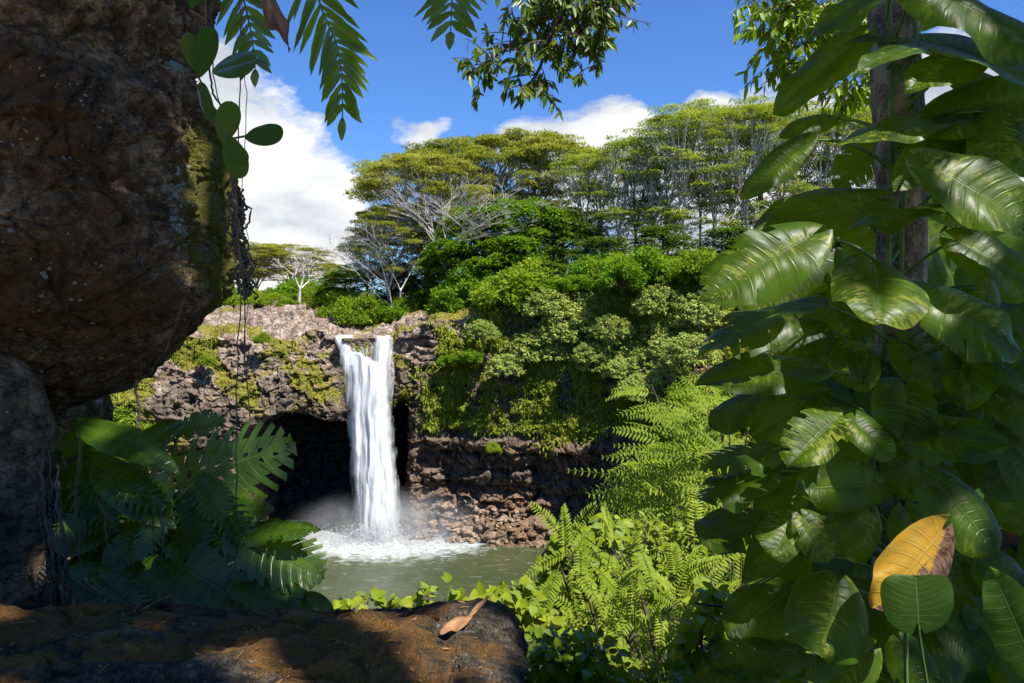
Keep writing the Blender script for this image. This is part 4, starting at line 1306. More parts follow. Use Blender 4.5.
M['vine_leaf'] = big_leaf_mat('vine_leaf', (0.010, 0.026, 0.002), (0.050, 0.098, 0.004), (0.28, 0.44, 0.006), 0.2, vein=(0.08, 0.12, 0.012))
M['vine_leaf_streaked'] = big_leaf_mat('vine_leaf_streaked', (0.016, 0.038, 0.002), (0.066, 0.122, 0.005), (0.34, 0.50, 0.008), 0.55, vein=(0.09, 0.13, 0.015))
M['vine_leaf_yellow'] = big_leaf_mat('vine_leaf_yellow', (0.42, 0.22, 0.02), (0.60, 0.33, 0.03), (0.7, 0.42, 0.03), 0.3, vein=(0.55, 0.36, 0.08), rough=0.5, dry=True)
M['vine_leaf_dry'] = big_leaf_mat('vine_leaf_dry', (0.07, 0.035, 0.02), (0.24, 0.14, 0.09), (0.2, 0.1, 0.05), 0.0, vein=(0.3, 0.22, 0.15), rough=0.7, trans=0.1)
M['vine_leaf_fresh'] = big_leaf_mat('vine_leaf_fresh', (0.025, 0.07, 0.012), (0.045, 0.10, 0.016), (0.16, 0.30, 0.02), 0.05, vein=(0.10, 0.22, 0.06), rough=0.4)
M['split_leaf'] = big_leaf_mat('split_leaf', (0.020, 0.050, 0.003), (0.055, 0.11, 0.007), (0.22, 0.33, 0.007), 0.04, 10.0, 0.28, 0.30, vein=(0.05, 0.085, 0.014), spec=0.5)

_hp = (np.array([0, .02, .05, .09, .15, .25, .36, .5, .63, .75, .85, .92, .97, 1.0]), np.array([.16, .38, .58, .74, .88, .98, 1.0, .96, .85, .66, .44, .25, .09, 0.0]))
_lance = (np.array([0, .08, .2, .35, .5, .65, .8, .9, 1.0]), np.array([.25, .55, .82, 1.0, 1.0, .88, .6, .35, 0.0]))
_xr = np.linspace(0, 1, 40)
_yr = _xr ** 0.75 * np.sqrt(1 - _xr)
_round = (_xr, _yr / _yr.max())
_broad = (np.array([0, .02, .05, .1, .2, .35, .5, .65, .8, .9, .97, 1.0]), np.array([.2, .48, .68, .84, .96, 1.0, .97, .88, .68, .48, .24, 0.0]))


def leaf_mesh(name, b, t, width, n, mat, seed, prof=_hp, droop=0.10, fold=0.12, curl=0.10, pleat=0.005, splits=0, gap_in=0.45, holes=0.0, wave=0.02, back=0.15, fwd=0.55, nper=9, bend=0.0):
    rng = np.random.default_rng(seed)
    b = np.asarray(b, float); t = np.asarray(t, float)
    a = t - b; L = np.linalg.norm(a); a = a / L
    n = np.asarray(n, float); s = np.cross(a, n); s /= np.linalg.norm(s); n = np.cross(s, a)
    per = 12 if splits >= 0.9 else 6
    nu = nper * per + 1; nv = 41 if splits >= 0.9 else 21
    tau = np.linspace(0, 1, nu); v = np.linspace(-1, 1, nv)
    T, Vv = np.meshgrid(tau, v, indexing='ij')
    av = np.abs(Vv)
    h = np.interp(T, *prof) * width / 2
    ph = (T * nper) % 1.0
    gapdepth = {}
    lim = np.full((nu - 1, nv - 1), False)
    Tw = T.copy()
    if splits:
        side_d = rng.uniform(gap_in * 0.75, gap_in * 1.5, (2, nper + 1))
        side_d[rng.random((2, nper + 1)) > splits] = 2.0
        side_d[:, 0] = 2.0
        ci = np.minimum((T * nper).astype(int), nper)
        near = np.round(T * nper).astype(int).clip(0, nper)
        dnear = T * nper - near                        # -.5 .. .5 around each gap line
        sd = side_d[(Vv > 0).astype(int), near]
        over = np.clip(av - sd, 0, 1)
        g_ = np.minimum(0.40 * over ** 0.6, 0.34)
        dn_ = np.where(dnear >= 0, 1, -1) * (g_ + np.abs(dnear) * (1 - 2 * g_))
        Tw = np.where(over > 0, (near + dn_) / nper, T)
        # faces that straddle a gap line beyond the slit's depth are left out
        tc = (tau[:-1] + tau[1:]) / 2
        vc = (v[:-1] + v[1:]) / 2
        for g in range(1, nper):
            iu = g * per
            for sd_i in (0, 1):
                dd = side_d[sd_i, g]
                jj = [j for j in range(nv - 1) if (vc[j] > 0) == bool(sd_i) and abs(vc[j]) > dd]
                for j in jj:
                    lim[iu, j] = True
                    if abs(vc[j]) > dd + 0.35: lim[iu - 1, j] = True
                if holes and rng.random() < holes:
                    hc, hl, hw = rng.uniform(0.14, 0.19), rng.uniform(0.05, 0.10), rng.uniform(1.4, 2.6)
                    for j in range(nv - 1):
                        for i_ in range(per):
                            if (vc[j] > 0) == bool(sd_i) and iu + i_ < nu - 1 and ((i_ + 0.5 - per * 0.4) / hw) ** 2 + ((abs(vc[j]) - hc) / hl) ** 2 < 1:
                                lim[iu + i_, j] = True
    u = Tw.clip(0, 1.02)
    along = u * L - back * L * (1 - u) ** 5 * np.sin(np.minimum(av, 1) * 1.9) * (av ** 0.6) + fwd * width * av ** 1.5 * u * (1 - u) * 1.6
    # side shape: rounded, slightly lopsided
    lop = 1 + 0.06 * rng.normal() * np.sign(Vv)
    side = Vv * h * lop
    side = side * (1 - curl * av * 0.4)
    if splits:
        side *= 1 - 0.10 * np.abs(np.sin(np.pi * T * nper)) * 0 - 0.10 * (av > 0.85) * np.exp(-((ph - 0.5) / 0.25) ** 2) * 0
    z = -droop * L * u ** 2 + droop * L * u * 0.35
    z = z + fold * av * h - curl * av ** 2.2 * h * 2.0
    z = z + pleat * L * 0.35 * np.sin(2 * np.pi * nper * T) * np.sin(np.pi * np.minimum(av, 1)) ** 0.7
    ws = rng.uniform(0, 6, 4)
    z = z + wave * L * (np.sin(u * 9 + ws[0] + 2 * np.sign(Vv)) * av ** 2 + 0.5 * np.sin(u * 17 + ws[1] * np.sign(Vv)) * av ** 3)
    side = side + bend * L * (u ** 2)
    P = b + along[..., None] * a + side[..., None] * s + z[..., None] * n
    P = P.reshape(-1, 3)
    fc = grid_faces(nu, nv).reshape(nu - 1, nv - 1, 4)
    fc = fc[~lim]
    uvw = np.stack([T.ravel(), Vv.ravel(), np.full(T.size, seed * 3.7 % 100)], 1)
    return make_mesh(name, P, fc, mat, {'leafuv': uvw}), P.reshape(nu, nv, 3)


def facing(tilt, yaw=0.0):
    """normal of a leaf: tilt 0 faces the viewer, 90 faces up; yaw turns it to the right"""
    t, y = math.radians(tilt), math.radians(yaw)
    return np.array([math.cos(t) * math.sin(y), -math.cos(t) * math.cos(y), math.sin(t)])


def at_root(o, loc):
    o.matrix_parent_inverse = Matrix.Translation(Vector(loc) * -1)
    return o


# ---- the tree on the right and its climbing vine
def build_host_tree():
    m, nt = new_mat('mottled_bark')
    pos = nt.n('ShaderNodeNewGeometry').outputs['Position']
    n1 = nt.noise(14, 7, 0.68, nt.mapping(pos, (1, 1, 0.6))); n2 = nt.noise(60, 5, 0.7, pos)
    col = nt.ramp(n1, [(0.34, (0.05, 0.035, 0.02)), (0.5, (0.17, 0.125, 0.075)), (0.62, (0.38, 0.32, 0.22))])
    col = nt.mix(nt.ramp(n2, [(0.55, 0), (0.65, 0.7)]), col, (0.32, 0.32, 0.26))
    p = nt.n('ShaderNodeBsdfPrincipled', {'Base Color': col, 'Roughness': 0.85, 'Normal': nt.bump(nt.math('ADD', n1, nt.math('MULTIPLY', n2, 0.4)), 0.9, 0.02)})
    nt.n('ShaderNodeOutputMaterial', {0: p.outputs[0]})
    nu, nv = 64, 260
    py = np.linspace(-420, 800, nv)
    cx = np.interp(py, [-420, 0, 200, 400, 800], [884, 893, 902, 899, 896])
    th = np.linspace(0, 2 * np.pi, nu, endpoint=False)
    TH, PY = np.meshgrid(th, py, indexing='ij')
    CX = np.broadcast_to(cx, TH.shape)
    Y0 = 3.25
    r = 0.088 + 0.012 * fbm(np.stack([PY.ravel() * 0.012, np.zeros(PY.size), np.zeros(PY.size)], 1), 2, 3).reshape(PY.shape)
    P = np.stack([(CX - 512) / F * Y0 + r * np.cos(TH), Y0 + r * np.sin(TH), (HOR - PY) / F * Y0], -1).reshape(-1, 3)
    dn = np.stack([np.cos(TH), np.sin(TH), 0 * TH], -1).reshape(-1, 3)
    P += dn * (ridged(P * np.array([9, 9, 3.5]), 5, 8) * 0.010 + fbm(P * 25, 3, 9) * 0.004)[:, None]
    loc = ((896 - 512) / F * Y0, Y0, -2.1)
    root = empty('vine_covered_tree', loc, 'straight mottled grey tree trunk on the right wrapped in large climbing leaves', 'tree')
    at_root(link('trunk', make_mesh('host_trunk', P, grid_faces(nu, nv, True), m), root), loc)
    return loc


TRUNK = build_host_tree()

# base px, base py, tip px, tip py, visible width, Y at base, Y step to the tip, tilt, yaw, material, split, droop
V_ = 'vine_leaf'; S_ = 'vine_leaf_streaked'
VINE = [
    (862, 36, 777, 107, 46, 3.0, -0.10, 20, -15, V_, 0, .16),
    (806, 140, 740, 196, 34, 2.9, -0.05, 25, -25, V_, 0, .10),
    (832, 118, 779, 134, 26, 3.0, -0.05, 35, 0, V_, 0, .10),
    (888, -12, 812, 30, 34, 2.9, -0.15, 50, 0, V_, 0, .15),
    (934, 42, 848, 30, 24, 3.1, -0.20, 65, 0, V_, 0, .15),
    (950, 46, 856, 44, 34, 2.9, -0.30, 60, 10, S_, 0, .22),
    (958, 118, 832, 134, 34, 2.9, -0.20, 62, 0, S_, 0, .12),
    (880, 198, 757, 228, 60, 3.0, -0.15, 35, -10, V_, 0, .15),
    (945, 204, 846, 224, 26, 2.75, -0.15, 66, -10, V_, 0, .10),
    (922, 162, 1040, 225, 88, 2.6, -0.12, 22, 10, S_, 0, .10),
    (915, -18, 1060, 50, 84, 2.8, -0.20, 30, 5, V_, 0, .15),
    (925, 42, 1055, 80, 74, 2.85, -0.20, 55, 5, V_, 0, .15),
    (935, 118, 1060, 88, 66, 2.9, -0.10, 15, 0, V_, 0, .12),
    (985, 120, 1060, 165, 80, 2.95, -0.05, 20, 0, V_, 0, .12),
    (885, 130, 836, 190, 44, 3.35, -0.05, 15, -20, V_, .7, .10),
    (813, 235, 702, 298, 76, 2.6, -0.10, 26, -12, S_, .15, .12),
    (810, 300, 694, 348, 44, 2.8, -0.22, 48, -38, V_, .5, .12),
    (815, 368, 699, 380, 42, 2.75, -0.15, 48, -22, V_, 0, .12),
    (872, 262, 884, 312, 100, 2.7, -0.28, 54, 0, S_, 0, .18),
    (915, 290, 1030, 350, 78, 2.6, -0.12, 32, 8, S_, .2, .20),
    (955, 240, 1050, 290, 62, 2.7, -0.12, 30, 5, V_, 0, .12),
    (962, 338, 1045, 384, 52, 2.65, -0.12, 30, 5, V_, 0, .14),
    (905, 385, 905, 438, 74, 2.75, -0.15, 30, 0, V_, 0, .14),
    (765, 395, 712, 425, 34, 2.9, -0.10, 40, -30, V_, 0, .12),
    (820, 392, 752, 434, 58, 2.95, -0.05, 15, -10, V_, 0, .12),
    (842, 416, 788, 460, 50, 2.55, -0.15, 45, 0, S_, .35, .15),
    (842, 412, 896, 456, 46, 2.65, -0.12, 38, 10, S_, .5, .15),
    (905, 436, 1010, 440, 52, 2.65, -0.10, 30, 8, V_, 0, .14),
    (915, 436, 905, 500, 66, 2.85, -0.05, 14, 0, V_, 0, .10),
    (880, 485, 797, 488, 56, 2.65, -0.08, 22, -8, V_, 0, .10),
    (932, 478, 1000, 552, 74, 2.55, -0.12, 24, 8, V_, 0, .12),
    (772, 450, 702, 462, 32, 2.75, -0.12, 42, -40, V_, .8, .10),
    (768, 470, 700, 498, 34, 2.70, -0.12, 46, -40, V_, .6, .10),
    (764, 520, 703, 540, 44, 2.7, -0.12, 48, -35, V_, .4, .10),
    (795, 520, 772, 556, 46, 2.52, -0.08, 40, -5, S_, 0, .10),
    (802, 516, 832, 560, 50, 2.50, -0.08, 30, 8, S_, .3, .10),
    (870, 510, 842, 556, 56, 2.62, -0.05, 22, 0, S_, 0, .10),
    (905, 508, 925, 556, 62, 2.70, -0.05, 20, 8, V_, 0, .10),
    (802, 484, 756, 520, 42, 2.85, -0.05, 30, -10, V_, 0, .10),
    (838, 582, 822, 654, 94, 2.42, -0.12, 26, 0, S_, 0, .16),
    (790, 590, 730, 632, 56, 2.6, -0.10, 28, -20, V_, 0, .12),
    (800, 552, 744, 594, 46, 2.75, -0.08, 22, -15, V_, 0, .12),
    (800, 652, 708, 660, 34, 2.5, -0.15, 52, -20, V_, .5, .10),
    (770, 672, 690, 690, 30, 2.4, -0.15, 55, -20, V_, .5, .10),
    (872, 650, 822, 690, 52, 2.45, -0.08, 35, 0, S_, 0, .12),
    (958, 560, 962, 612, 56, 2.7, -0.05, 18, 5, V_, 0, .12),
    (985, 560, 1040, 610, 60, 2.65, -0.05, 20, 8, V_, 0, .12),
    (940, 620, 990, 665, 50, 2.6, -0.08, 30, 8, V_, 0, .12),
    (900, 640, 930, 695, 56, 2.5, -0.08, 28, 0, V_, .3, .12),
    (975, 610, 1030, 690, 60, 2.6, -0.05, 24, 8, V_, 0, .12),
    (1005, 445, 1050, 500, 60, 2.75, -0.05, 22, 8, V_, 0, .12),
    (1000, 385, 1055, 430, 60, 2.8, -0.05, 22, 8, V_, 0, .12),
    (960, 555, 1010, 575, 40, 2.8, -0.05, 26, 8, V_, 0, .12),
    (850, 250, 872, 230, 50, 3.4, 0.0, 10, 0, S_, 0, .10),
    (935, 210, 990, 190, 60, 3.4, 0.0, 10, 0, S_, 0, .10),
    (960, 160, 925, 110, 44, 3.4, 0.0, 10, 0, V_, 0, .10),
    (830, 350, 880, 380, 54, 3.0, -0.05, 30, 0, V_, 0, .12),
    (900, 340, 950, 385, 60, 3.0, -0.05, 30, 0, V_, 0, .12),
    (825, 330, 772, 350, 50, 3.0, -0.05, 25, -10, V_, 0, .12),
    (842, 300, 800, 330, 48, 3.1, -0.05, 25, -10, V_, 0, .12),
    (930, 400, 985, 410, 60, 3.0, -0.05, 20, 5, V_, 0, .12),
    (860, 440, 820, 475, 54, 3.0, -0.05, 20, -5, V_, 0, .12),
    (780, 385, 828, 430, 50, 3.1, -0.05, 20, 5, V_, 0, .12),
    (990, 320, 1050, 330, 52, 2.9, -0.05, 35, 5, V_, 0, .12),
    (905, 20, 960, -10, 50, 3.4, 0, 10, 5, V_, 0, .12),
    (870, 600, 900, 640, 60, 2.8, -0.05, 20, 5, V_, 0, .12),
    (760, 622, 796, 672, 44, 2.7, -0.05, 30, 5, V_, .3, .12),
    (735, 655, 770, 690, 40, 2.7, -0.05, 40, 5, V_, .3, .12),
]


def build_vine():
    root = empty('climbing_vine', TRUNK, 'climbing vine of huge glossy heart shaped leaves covering the right side of the picture', 'climbing plant')
    rng = np.random.default_rng(300)
    stems = Acc()
    tx0 = (898 - 512) / F * 3.25
    for k, (px0, ph) in enumerate([(887, 0.0), (912, 2.0)]):
        py = np.linspace(-80, 760, 40)
        X = (px0 + 7 * np.sin(py * 0.011 + ph) - 512) / F * 3.12
        stems.tube(np.stack([X, 3.13 - 0.02 * np.cos(py * 0.02 + ph * 2), (HOR - py) / F * 3.12], 1), 0.010, 7, rng.random())

    def put(row, i, name='leaf'):
        bx, by, tx, ty, w, Y, dY, tilt, yaw, mat, sp, dr = row
        Lp = math.hypot(tx - bx, ty - by)
        b = at(bx, by, Y); t = at(tx, ty, Y + dY)
        n = facing(tilt, yaw)
        a = (t - b) / np.linalg.norm(t - b)
        n2 = n - a * (a @ n); n2 /= np.linalg.norm(n2)
        s = np.cross(a, n2)
        vis = math.hypot(s[0], s[2])
        width = 0.92 * w / F * Y / max(vis, 0.45)
        me, P = leaf_mesh('leaf', b, t, width, n2, M[mat], 500 + i, droop=dr * rng.uniform(0.7, 1.3), fold=rng.uniform(0.05, 0.28), curl=rng.uniform(0.06, 0.2), splits=sp, gap_in=0.4, wave=rng.uniform(0.012, 0.05), pleat=rng.uniform(0.003, 0.008), bend=rng.uniform(-0.06, 0.06))
        o = at_root(link('leaf', me, root), TRUNK)
        # petiole from the trunk to the leaf base
        ty_ = by + rng.uniform(10, 45)
        c = at(898 + rng.uniform(-12, 12), ty_ + 12, 3.12)
        midp = (b + c) / 2 + np.array([0, -0.05, 0.06])
        pt = bez(c, midp, b + (t - b) * 0.02, 9)
        stems.tube(pt, np.linspace(0.008, 0.0045, 9), 6, rng.random())
        return o

    for i, row in enumerate(VINE):
        put(row, i)
    # further leaves filling the mass, each turned its own way
    for i in range(27):
        if i < 8:
            px, py = rng.uniform(930, 1020), rng.uniform(-10, 190)
        else:
            py = rng.uniform(230, 660); px = rng.uniform(np.interp(py, [230, 400, 660], [800, 760, 745]), 1010)
            if py < 370 and 850 < px < 945: px = 960 + rng.uniform(0, 40)
        an = math.radians(rng.uniform(195, 345)); Lp = rng.uniform(52, 84)
        row = (px, py, px + Lp * math.cos(an), py - Lp * math.sin(an), rng.uniform(40, 62), rng.uniform(2.72, 3.05), -0.12, rng.uniform(18, 58), rng.uniform(-30, 25), (V_, S_)[int(rng.random() < 0.35)], (0, 0, .4)[int(rng.integers(0, 3))], rng.uniform(.10, .22))
        put(row, 100 + i)
    # the half withered yellow leaf
    me, P = leaf_mesh('leaf', at(942, 530, 2.30), at(880, 612, 2.22), 62 / F * 2.3, facing(12, -12), M['vine_leaf_yellow'], 901, droop=0.10, fold=0.14, curl=0.16, wave=0.05, bend=0.05)
    y = at_root(link('leaf', me, root), TRUNK); y['label'] = 'orange yellow withering leaf'
    # bottom right young leaves on their own stalks
    me, P = leaf_mesh('leaf', at(918, 624, 2.15), at(916, 576, 2.15), 72 / F * 2.15, facing(8, -6), M['vine_leaf_fresh'], 903, prof=_broad, droop=0.08, fold=0.12, curl=0.06, back=0.22)
    f = at_root(link('leaf', me, root), TRUNK); f['label'] = 'round blue green young leaf on a pale stalk'
    stems.tube(bez(at(918, 624, 2.15), at(922, 660, 2.17), at(934, 720, 2.2), 9), 0.0042, 6, 0.9)
    stems.tube(bez(at(906, 626, 2.22), at(905, 660, 2.22), at(908, 720, 2.22), 9), 0.006, 6, 0.0)
    me, P = leaf_mesh('leaf', at(1034, 668, 2.2), at(992, 568, 2.15), 52 / F * 2.2, facing(10, -14), M['vine_leaf_fresh'], 904, droop=0.05, fold=0.16, curl=0.06)
    g = at_root(link('leaf', me, root), TRUNK); g['label'] = 'fresh green upright leaf at the right edge'
    at_root(link('stem', stems.mesh('vine_stems', M['green_stem']), root), TRUNK)
    # leaves deeper in the mass, darker only because they stand in shade
    acc_v, acc_f, uvs, n0 = [], [], [], 0
    for i in range(110):
        py = rng.uniform(225, 720)
        lo = np.interp(py, [215, 300, 400, 500, 600, 720], [820, 810, 795, 790, 795, 800])
        px = rng.uniform(lo, 1060)
        Y = rng.uniform(3.7, 4.9)
        ang = math.radians(rng.uniform(200, 340)); Lp = rng.uniform(65, 110)
        b = at(px, py, Y); t = at(px + Lp * math.cos(ang), py - Lp * math.sin(ang), Y - rng.uniform(0, 0.15))
        me, P = leaf_mesh('tmp', b, t, rng.uniform(55, 85) / F * Y, facing(rng.uniform(0, 60), rng.uniform(-30, 30)), None, 1200 + i, droop=0.12, fold=0.15, curl=0.15, nper=5)
        P = P.reshape(-1, 3)
        bpy.data.meshes.remove(me)
        nu_ = 5 * 6 + 1; nv_ = 21
        T, Vv = np.meshgrid(np.linspace(0, 1, nu_), np.linspace(-1, 1, nv_), indexing='ij')
        acc_v.append(P); acc_f.append(grid_faces(nu_, nv_) + n0); n0 += len(P)
        uvs.append(np.stack([T.ravel(), Vv.ravel(), np.full(T.size, i * 1.7)], 1))
    me = make_mesh('shaded_leaves', np.concatenate(acc_v), np.concatenate(acc_f), M['vine_leaf'], {'leafuv': np.concatenate(uvs)})
    o = at_root(link('shaded_leaves', me, root), TRUNK); o['kind'] = 'stuff'


build_vine()

# ---- split leaved plants on the left
def build_left_plants():
    loc = (at(120, 700, 3.2)[0], 3.2, -2.0)
    root = empty('split_leaf_plant', loc, 'split leaf plant with huge fenestrated leaves growing behind the mossy ledge at left', 'plant')
    rng = np.random.default_rng(600)
    stems = Acc()
    Q = 'split_leaf'
    # bx,by,tx,ty,w,Y,dY,tilt,yaw,splits,gap_in,holes,droop
    T = [
        (158, 492, 294, 442, 84, 2.75, -0.05, 18, 8, 1.0, .28, .8, .06),
        (83, 424, 176, 460, 26, 2.6, -0.20, 58, 0, 0, .5, 0, .20),
        (92, 446, 146, 468, 22, 2.7, -0.15, 55, 0, 0, .5, 0, .15),
        (103, 472, 172, 520, 32, 2.55, -0.15, 50, 5, 0, .5, 0, .22),
        (112, 462, 44, 508, 60, 2.95, -0.15, 50, -20, 1.0, .35, 0, .12),
        (108, 520, 50, 545, 44, 2.75, -0.1, 30, -5, 0, .5, 0, .12),
        (140, 532, 104, 568, 36, 2.65, -0.1, 30, -5, .3, .5, 0, .12),
        (236, 538, 322, 574, 54, 2.45, -0.10, 34, 10, 1.0, .38, 0, .14),
        (232, 534, 316, 524, 22, 2.5, -0.15, 50, 10, .6, .5, 0, .12),
        (170, 560, 262, 612, 66, 2.45, -0.15, 42, 5, 1.0, .35, .2, .14),
        (215, 512, 272, 508, 28, 2.7, -0.1, 40, 5, .5, .5, 0, .10),
        (180, 525, 240, 550, 44, 2.7, -0.1, 40, 5, .8, .4, .3, .12),
        (285, 596, 312, 614, 26, 2.35, -0.1, 20, 10, 0, .5, 0, .40),
        (305, 598, 330, 616, 20, 2.3, -0.1, 20, 20, 0, .5, 0, .40),
        (240, 575, 298, 606, 44, 2.4, -0.1, 48, 15, .9, .4, 0, .14),
        (120, 575, 190, 600, 54, 2.6, -0.1, 35, 5, .8, .4, 0, .14),
        (100, 560, 60, 600, 50, 2.8, -0.1, 25, -5, .5, .4, 0, .12),
        (150, 500, 108, 512, 34, 2.85, -0.1, 40, -5, .6, .4, 0, .12),
        (128, 455, 182, 420, 30, 3.0, 0.0, 30, -5, .6, .4, 0, .12),
        (180, 430, 225, 420, 26, 3.1, 0.0, 20, -5, .8, .4, 0, .12),
        (60, 450, 100, 430, 26, 3.1, 0.0, 30, -5, 0, .4, 0, .12),
        (250, 505, 225, 545, 40, 2.9, -0.1, 30, 5, .5, .4, 0, .12),
        (195, 560, 150, 590, 50, 2.85, -0.1, 30, -5, .8, .4, 0, .12),
        (265, 560, 300, 585, 34, 2.55, -0.1, 48, 15, .9, .4, 0, .14),
        (88, 500, 140, 540, 44, 2.9, -0.1, 35, 0, .8, .4, 0, .12),
        (70, 575, 120, 610, 44, 2.6, -0.1, 30, 0, .6, .4, 0, .12),
    ]
    for i in range(16):
        bx, by = rng.uniform(70, 235), rng.uniform(475, 580)
        an = math.radians(rng.choice([rng.uniform(290, 345), rng.uniform(200, 250)])); Lp = rng.uniform(42, 66)
        T.append((bx, by, bx + Lp * math.cos(an), by - Lp * math.sin(an), rng.uniform(24, 40), rng.uniform(2.42, 2.9), -0.12, rng.uniform(35, 70), rng.uniform(-25, 25), 1.0, .26, .2, rng.uniform(.1, .2)))
    for i, (bx, by, tx, ty, w, Y, dY, tilt, yaw, sp, gi, ho, dr) in enumerate(T):
        b = at(bx, by, Y); t = at(tx, ty, Y + dY); n = facing(tilt, yaw)
        a = (t - b) / np.linalg.norm(t - b); n2 = n - a * (a @ n); n2 /= np.linalg.norm(n2)
        vis = math.hypot(*np.cross(a, n2)[[0, 2]])
        me, P = leaf_mesh('leaf', b, t, w / F * Y / max(vis, 0.45), n2, M[Q], 700 + i, droop=dr, fold=rng.uniform(0.05, 0.2), curl=rng.uniform(0.04, 0.12), splits=sp, gap_in=gi, holes=ho, nper=10, fwd=0.75 if sp > 0.9 else 0.4, wave=0.012)
        at_root(link('leaf', me, root), loc)
        c = at(110 + (bx - 110) * 0.5 + rng.uniform(-15, 15), 640, 3.0)
        stems.tube(bez(c, (b + c) / 2 + np.array([(c[0] - b[0]) * 0.3, 0, 0.12]), b, 10), np.linspace(0.010, 0.006, 10), 6, rng.random())
    at_root(link('stem', stems.mesh('plant_stems', M['green_stem']), root), loc)
    acc_v, acc_f, uvs, n0 = [], [], [], 0
    for i in range(70):
        px = rng.uniform(40, 275); py = rng.uniform(np.interp(px, [40, 120, 275], [455, 470, 540]), 640); Y = rng.uniform(3.1, 3.9)
        ang = math.radians(rng.uniform(190, 350)); Lp = rng.uniform(45, 80)
        b = at(px, py, Y); t = at(px + Lp * math.cos(ang), py - Lp * math.sin(ang), Y - 0.1)
        me, P = leaf_mesh('tmp', b, t, rng.uniform(28, 46) / F * Y, facing(rng.uniform(10, 55), rng.uniform(-30, 30)), None, 1500 + i, droop=0.12, fold=0.15, curl=0.15, nper=5)
        bpy.data.meshes.remove(me)
        P = P.reshape(-1, 3)
        Tt, Vv = np.meshgrid(np.linspace(0, 1, 31), np.linspace(-1, 1, 21), indexing='ij')
        acc_v.append(P); acc_f.append(grid_faces(31, 21) + n0); n0 += len(P)
        uvs.append(np.stack([Tt.ravel(), Vv.ravel(), np.full(Tt.size, i * 1.3)], 1))
    me = make_mesh('shaded_leaves', np.concatenate(acc_v), np.concatenate(acc_f), M[Q], {'leafuv': np.concatenate(uvs)})
    o = at_root(link('shaded_leaves', me, root), loc); o['kind'] = 'stuff'


build_left_plants()

# ------------------------------------------------------------------ hanging foliage at the top
M['frond'] = foliage_mat('frond', (0.09, 0.17, 0.010), (0.16, 0.26, 0.015), 0.50, (1.9, 1.6, 0.5), gloss=0.15)
M['round_leaf'] = foliage_mat('round_leaf', (0.03, 0.07, 0.008), (0.06, 0.11, 0.012), 0.15, gloss=0.3, rough=0.35)
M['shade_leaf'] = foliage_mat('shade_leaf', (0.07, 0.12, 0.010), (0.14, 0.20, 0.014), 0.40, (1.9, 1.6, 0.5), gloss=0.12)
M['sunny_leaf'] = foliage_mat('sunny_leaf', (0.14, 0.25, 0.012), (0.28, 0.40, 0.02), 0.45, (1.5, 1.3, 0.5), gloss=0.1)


def lance(acc, b, t, w, n, rng, seg=7, sag=0.12, a=None, tooth=0.08):
    """one lance shaped leaflet as a two sided strip along a sagging midrib"""
    b = np.asarray(b, float); t = np.asarray(t, float)
    ax = t - b; L = np.linalg.norm(ax); ax /= L
    s = np.cross(ax, n); s /= np.linalg.norm(s) + 1e-9; nn = np.cross(s, ax)
    u = np.linspace(0, 1, seg)
    prof = np.sin(np.pi * np.clip(u * 0.92 + 0.06, 0, 1)) ** 0.75 * (1 - 0.25 * u)
    prof[-1] = 0.02
    prof = prof * (1 + tooth * rng.normal(size=seg))
    c = b + np.outer(u * L, ax) + np.array([0, 0, -1]) * (sag * L * u ** 2)[:, None]
    V = np.concatenate([c, c + s * (prof * w / 2)[:, None] + nn * (prof * w * 0.12)[:, None], c - s * (prof * w / 2)[:, None] + nn * (prof * w * 0.12)[:, None]])
    i = np.arange(seg - 1)
    Fq = np.concatenate([np.stack([i, i + 1, seg + i + 1, seg + i], 1), np.stack([i, 2 * seg + i, 2 * seg + i + 1, i + 1], 1)])
    acc.add(V, Fq, rng.random() if a is None else a)


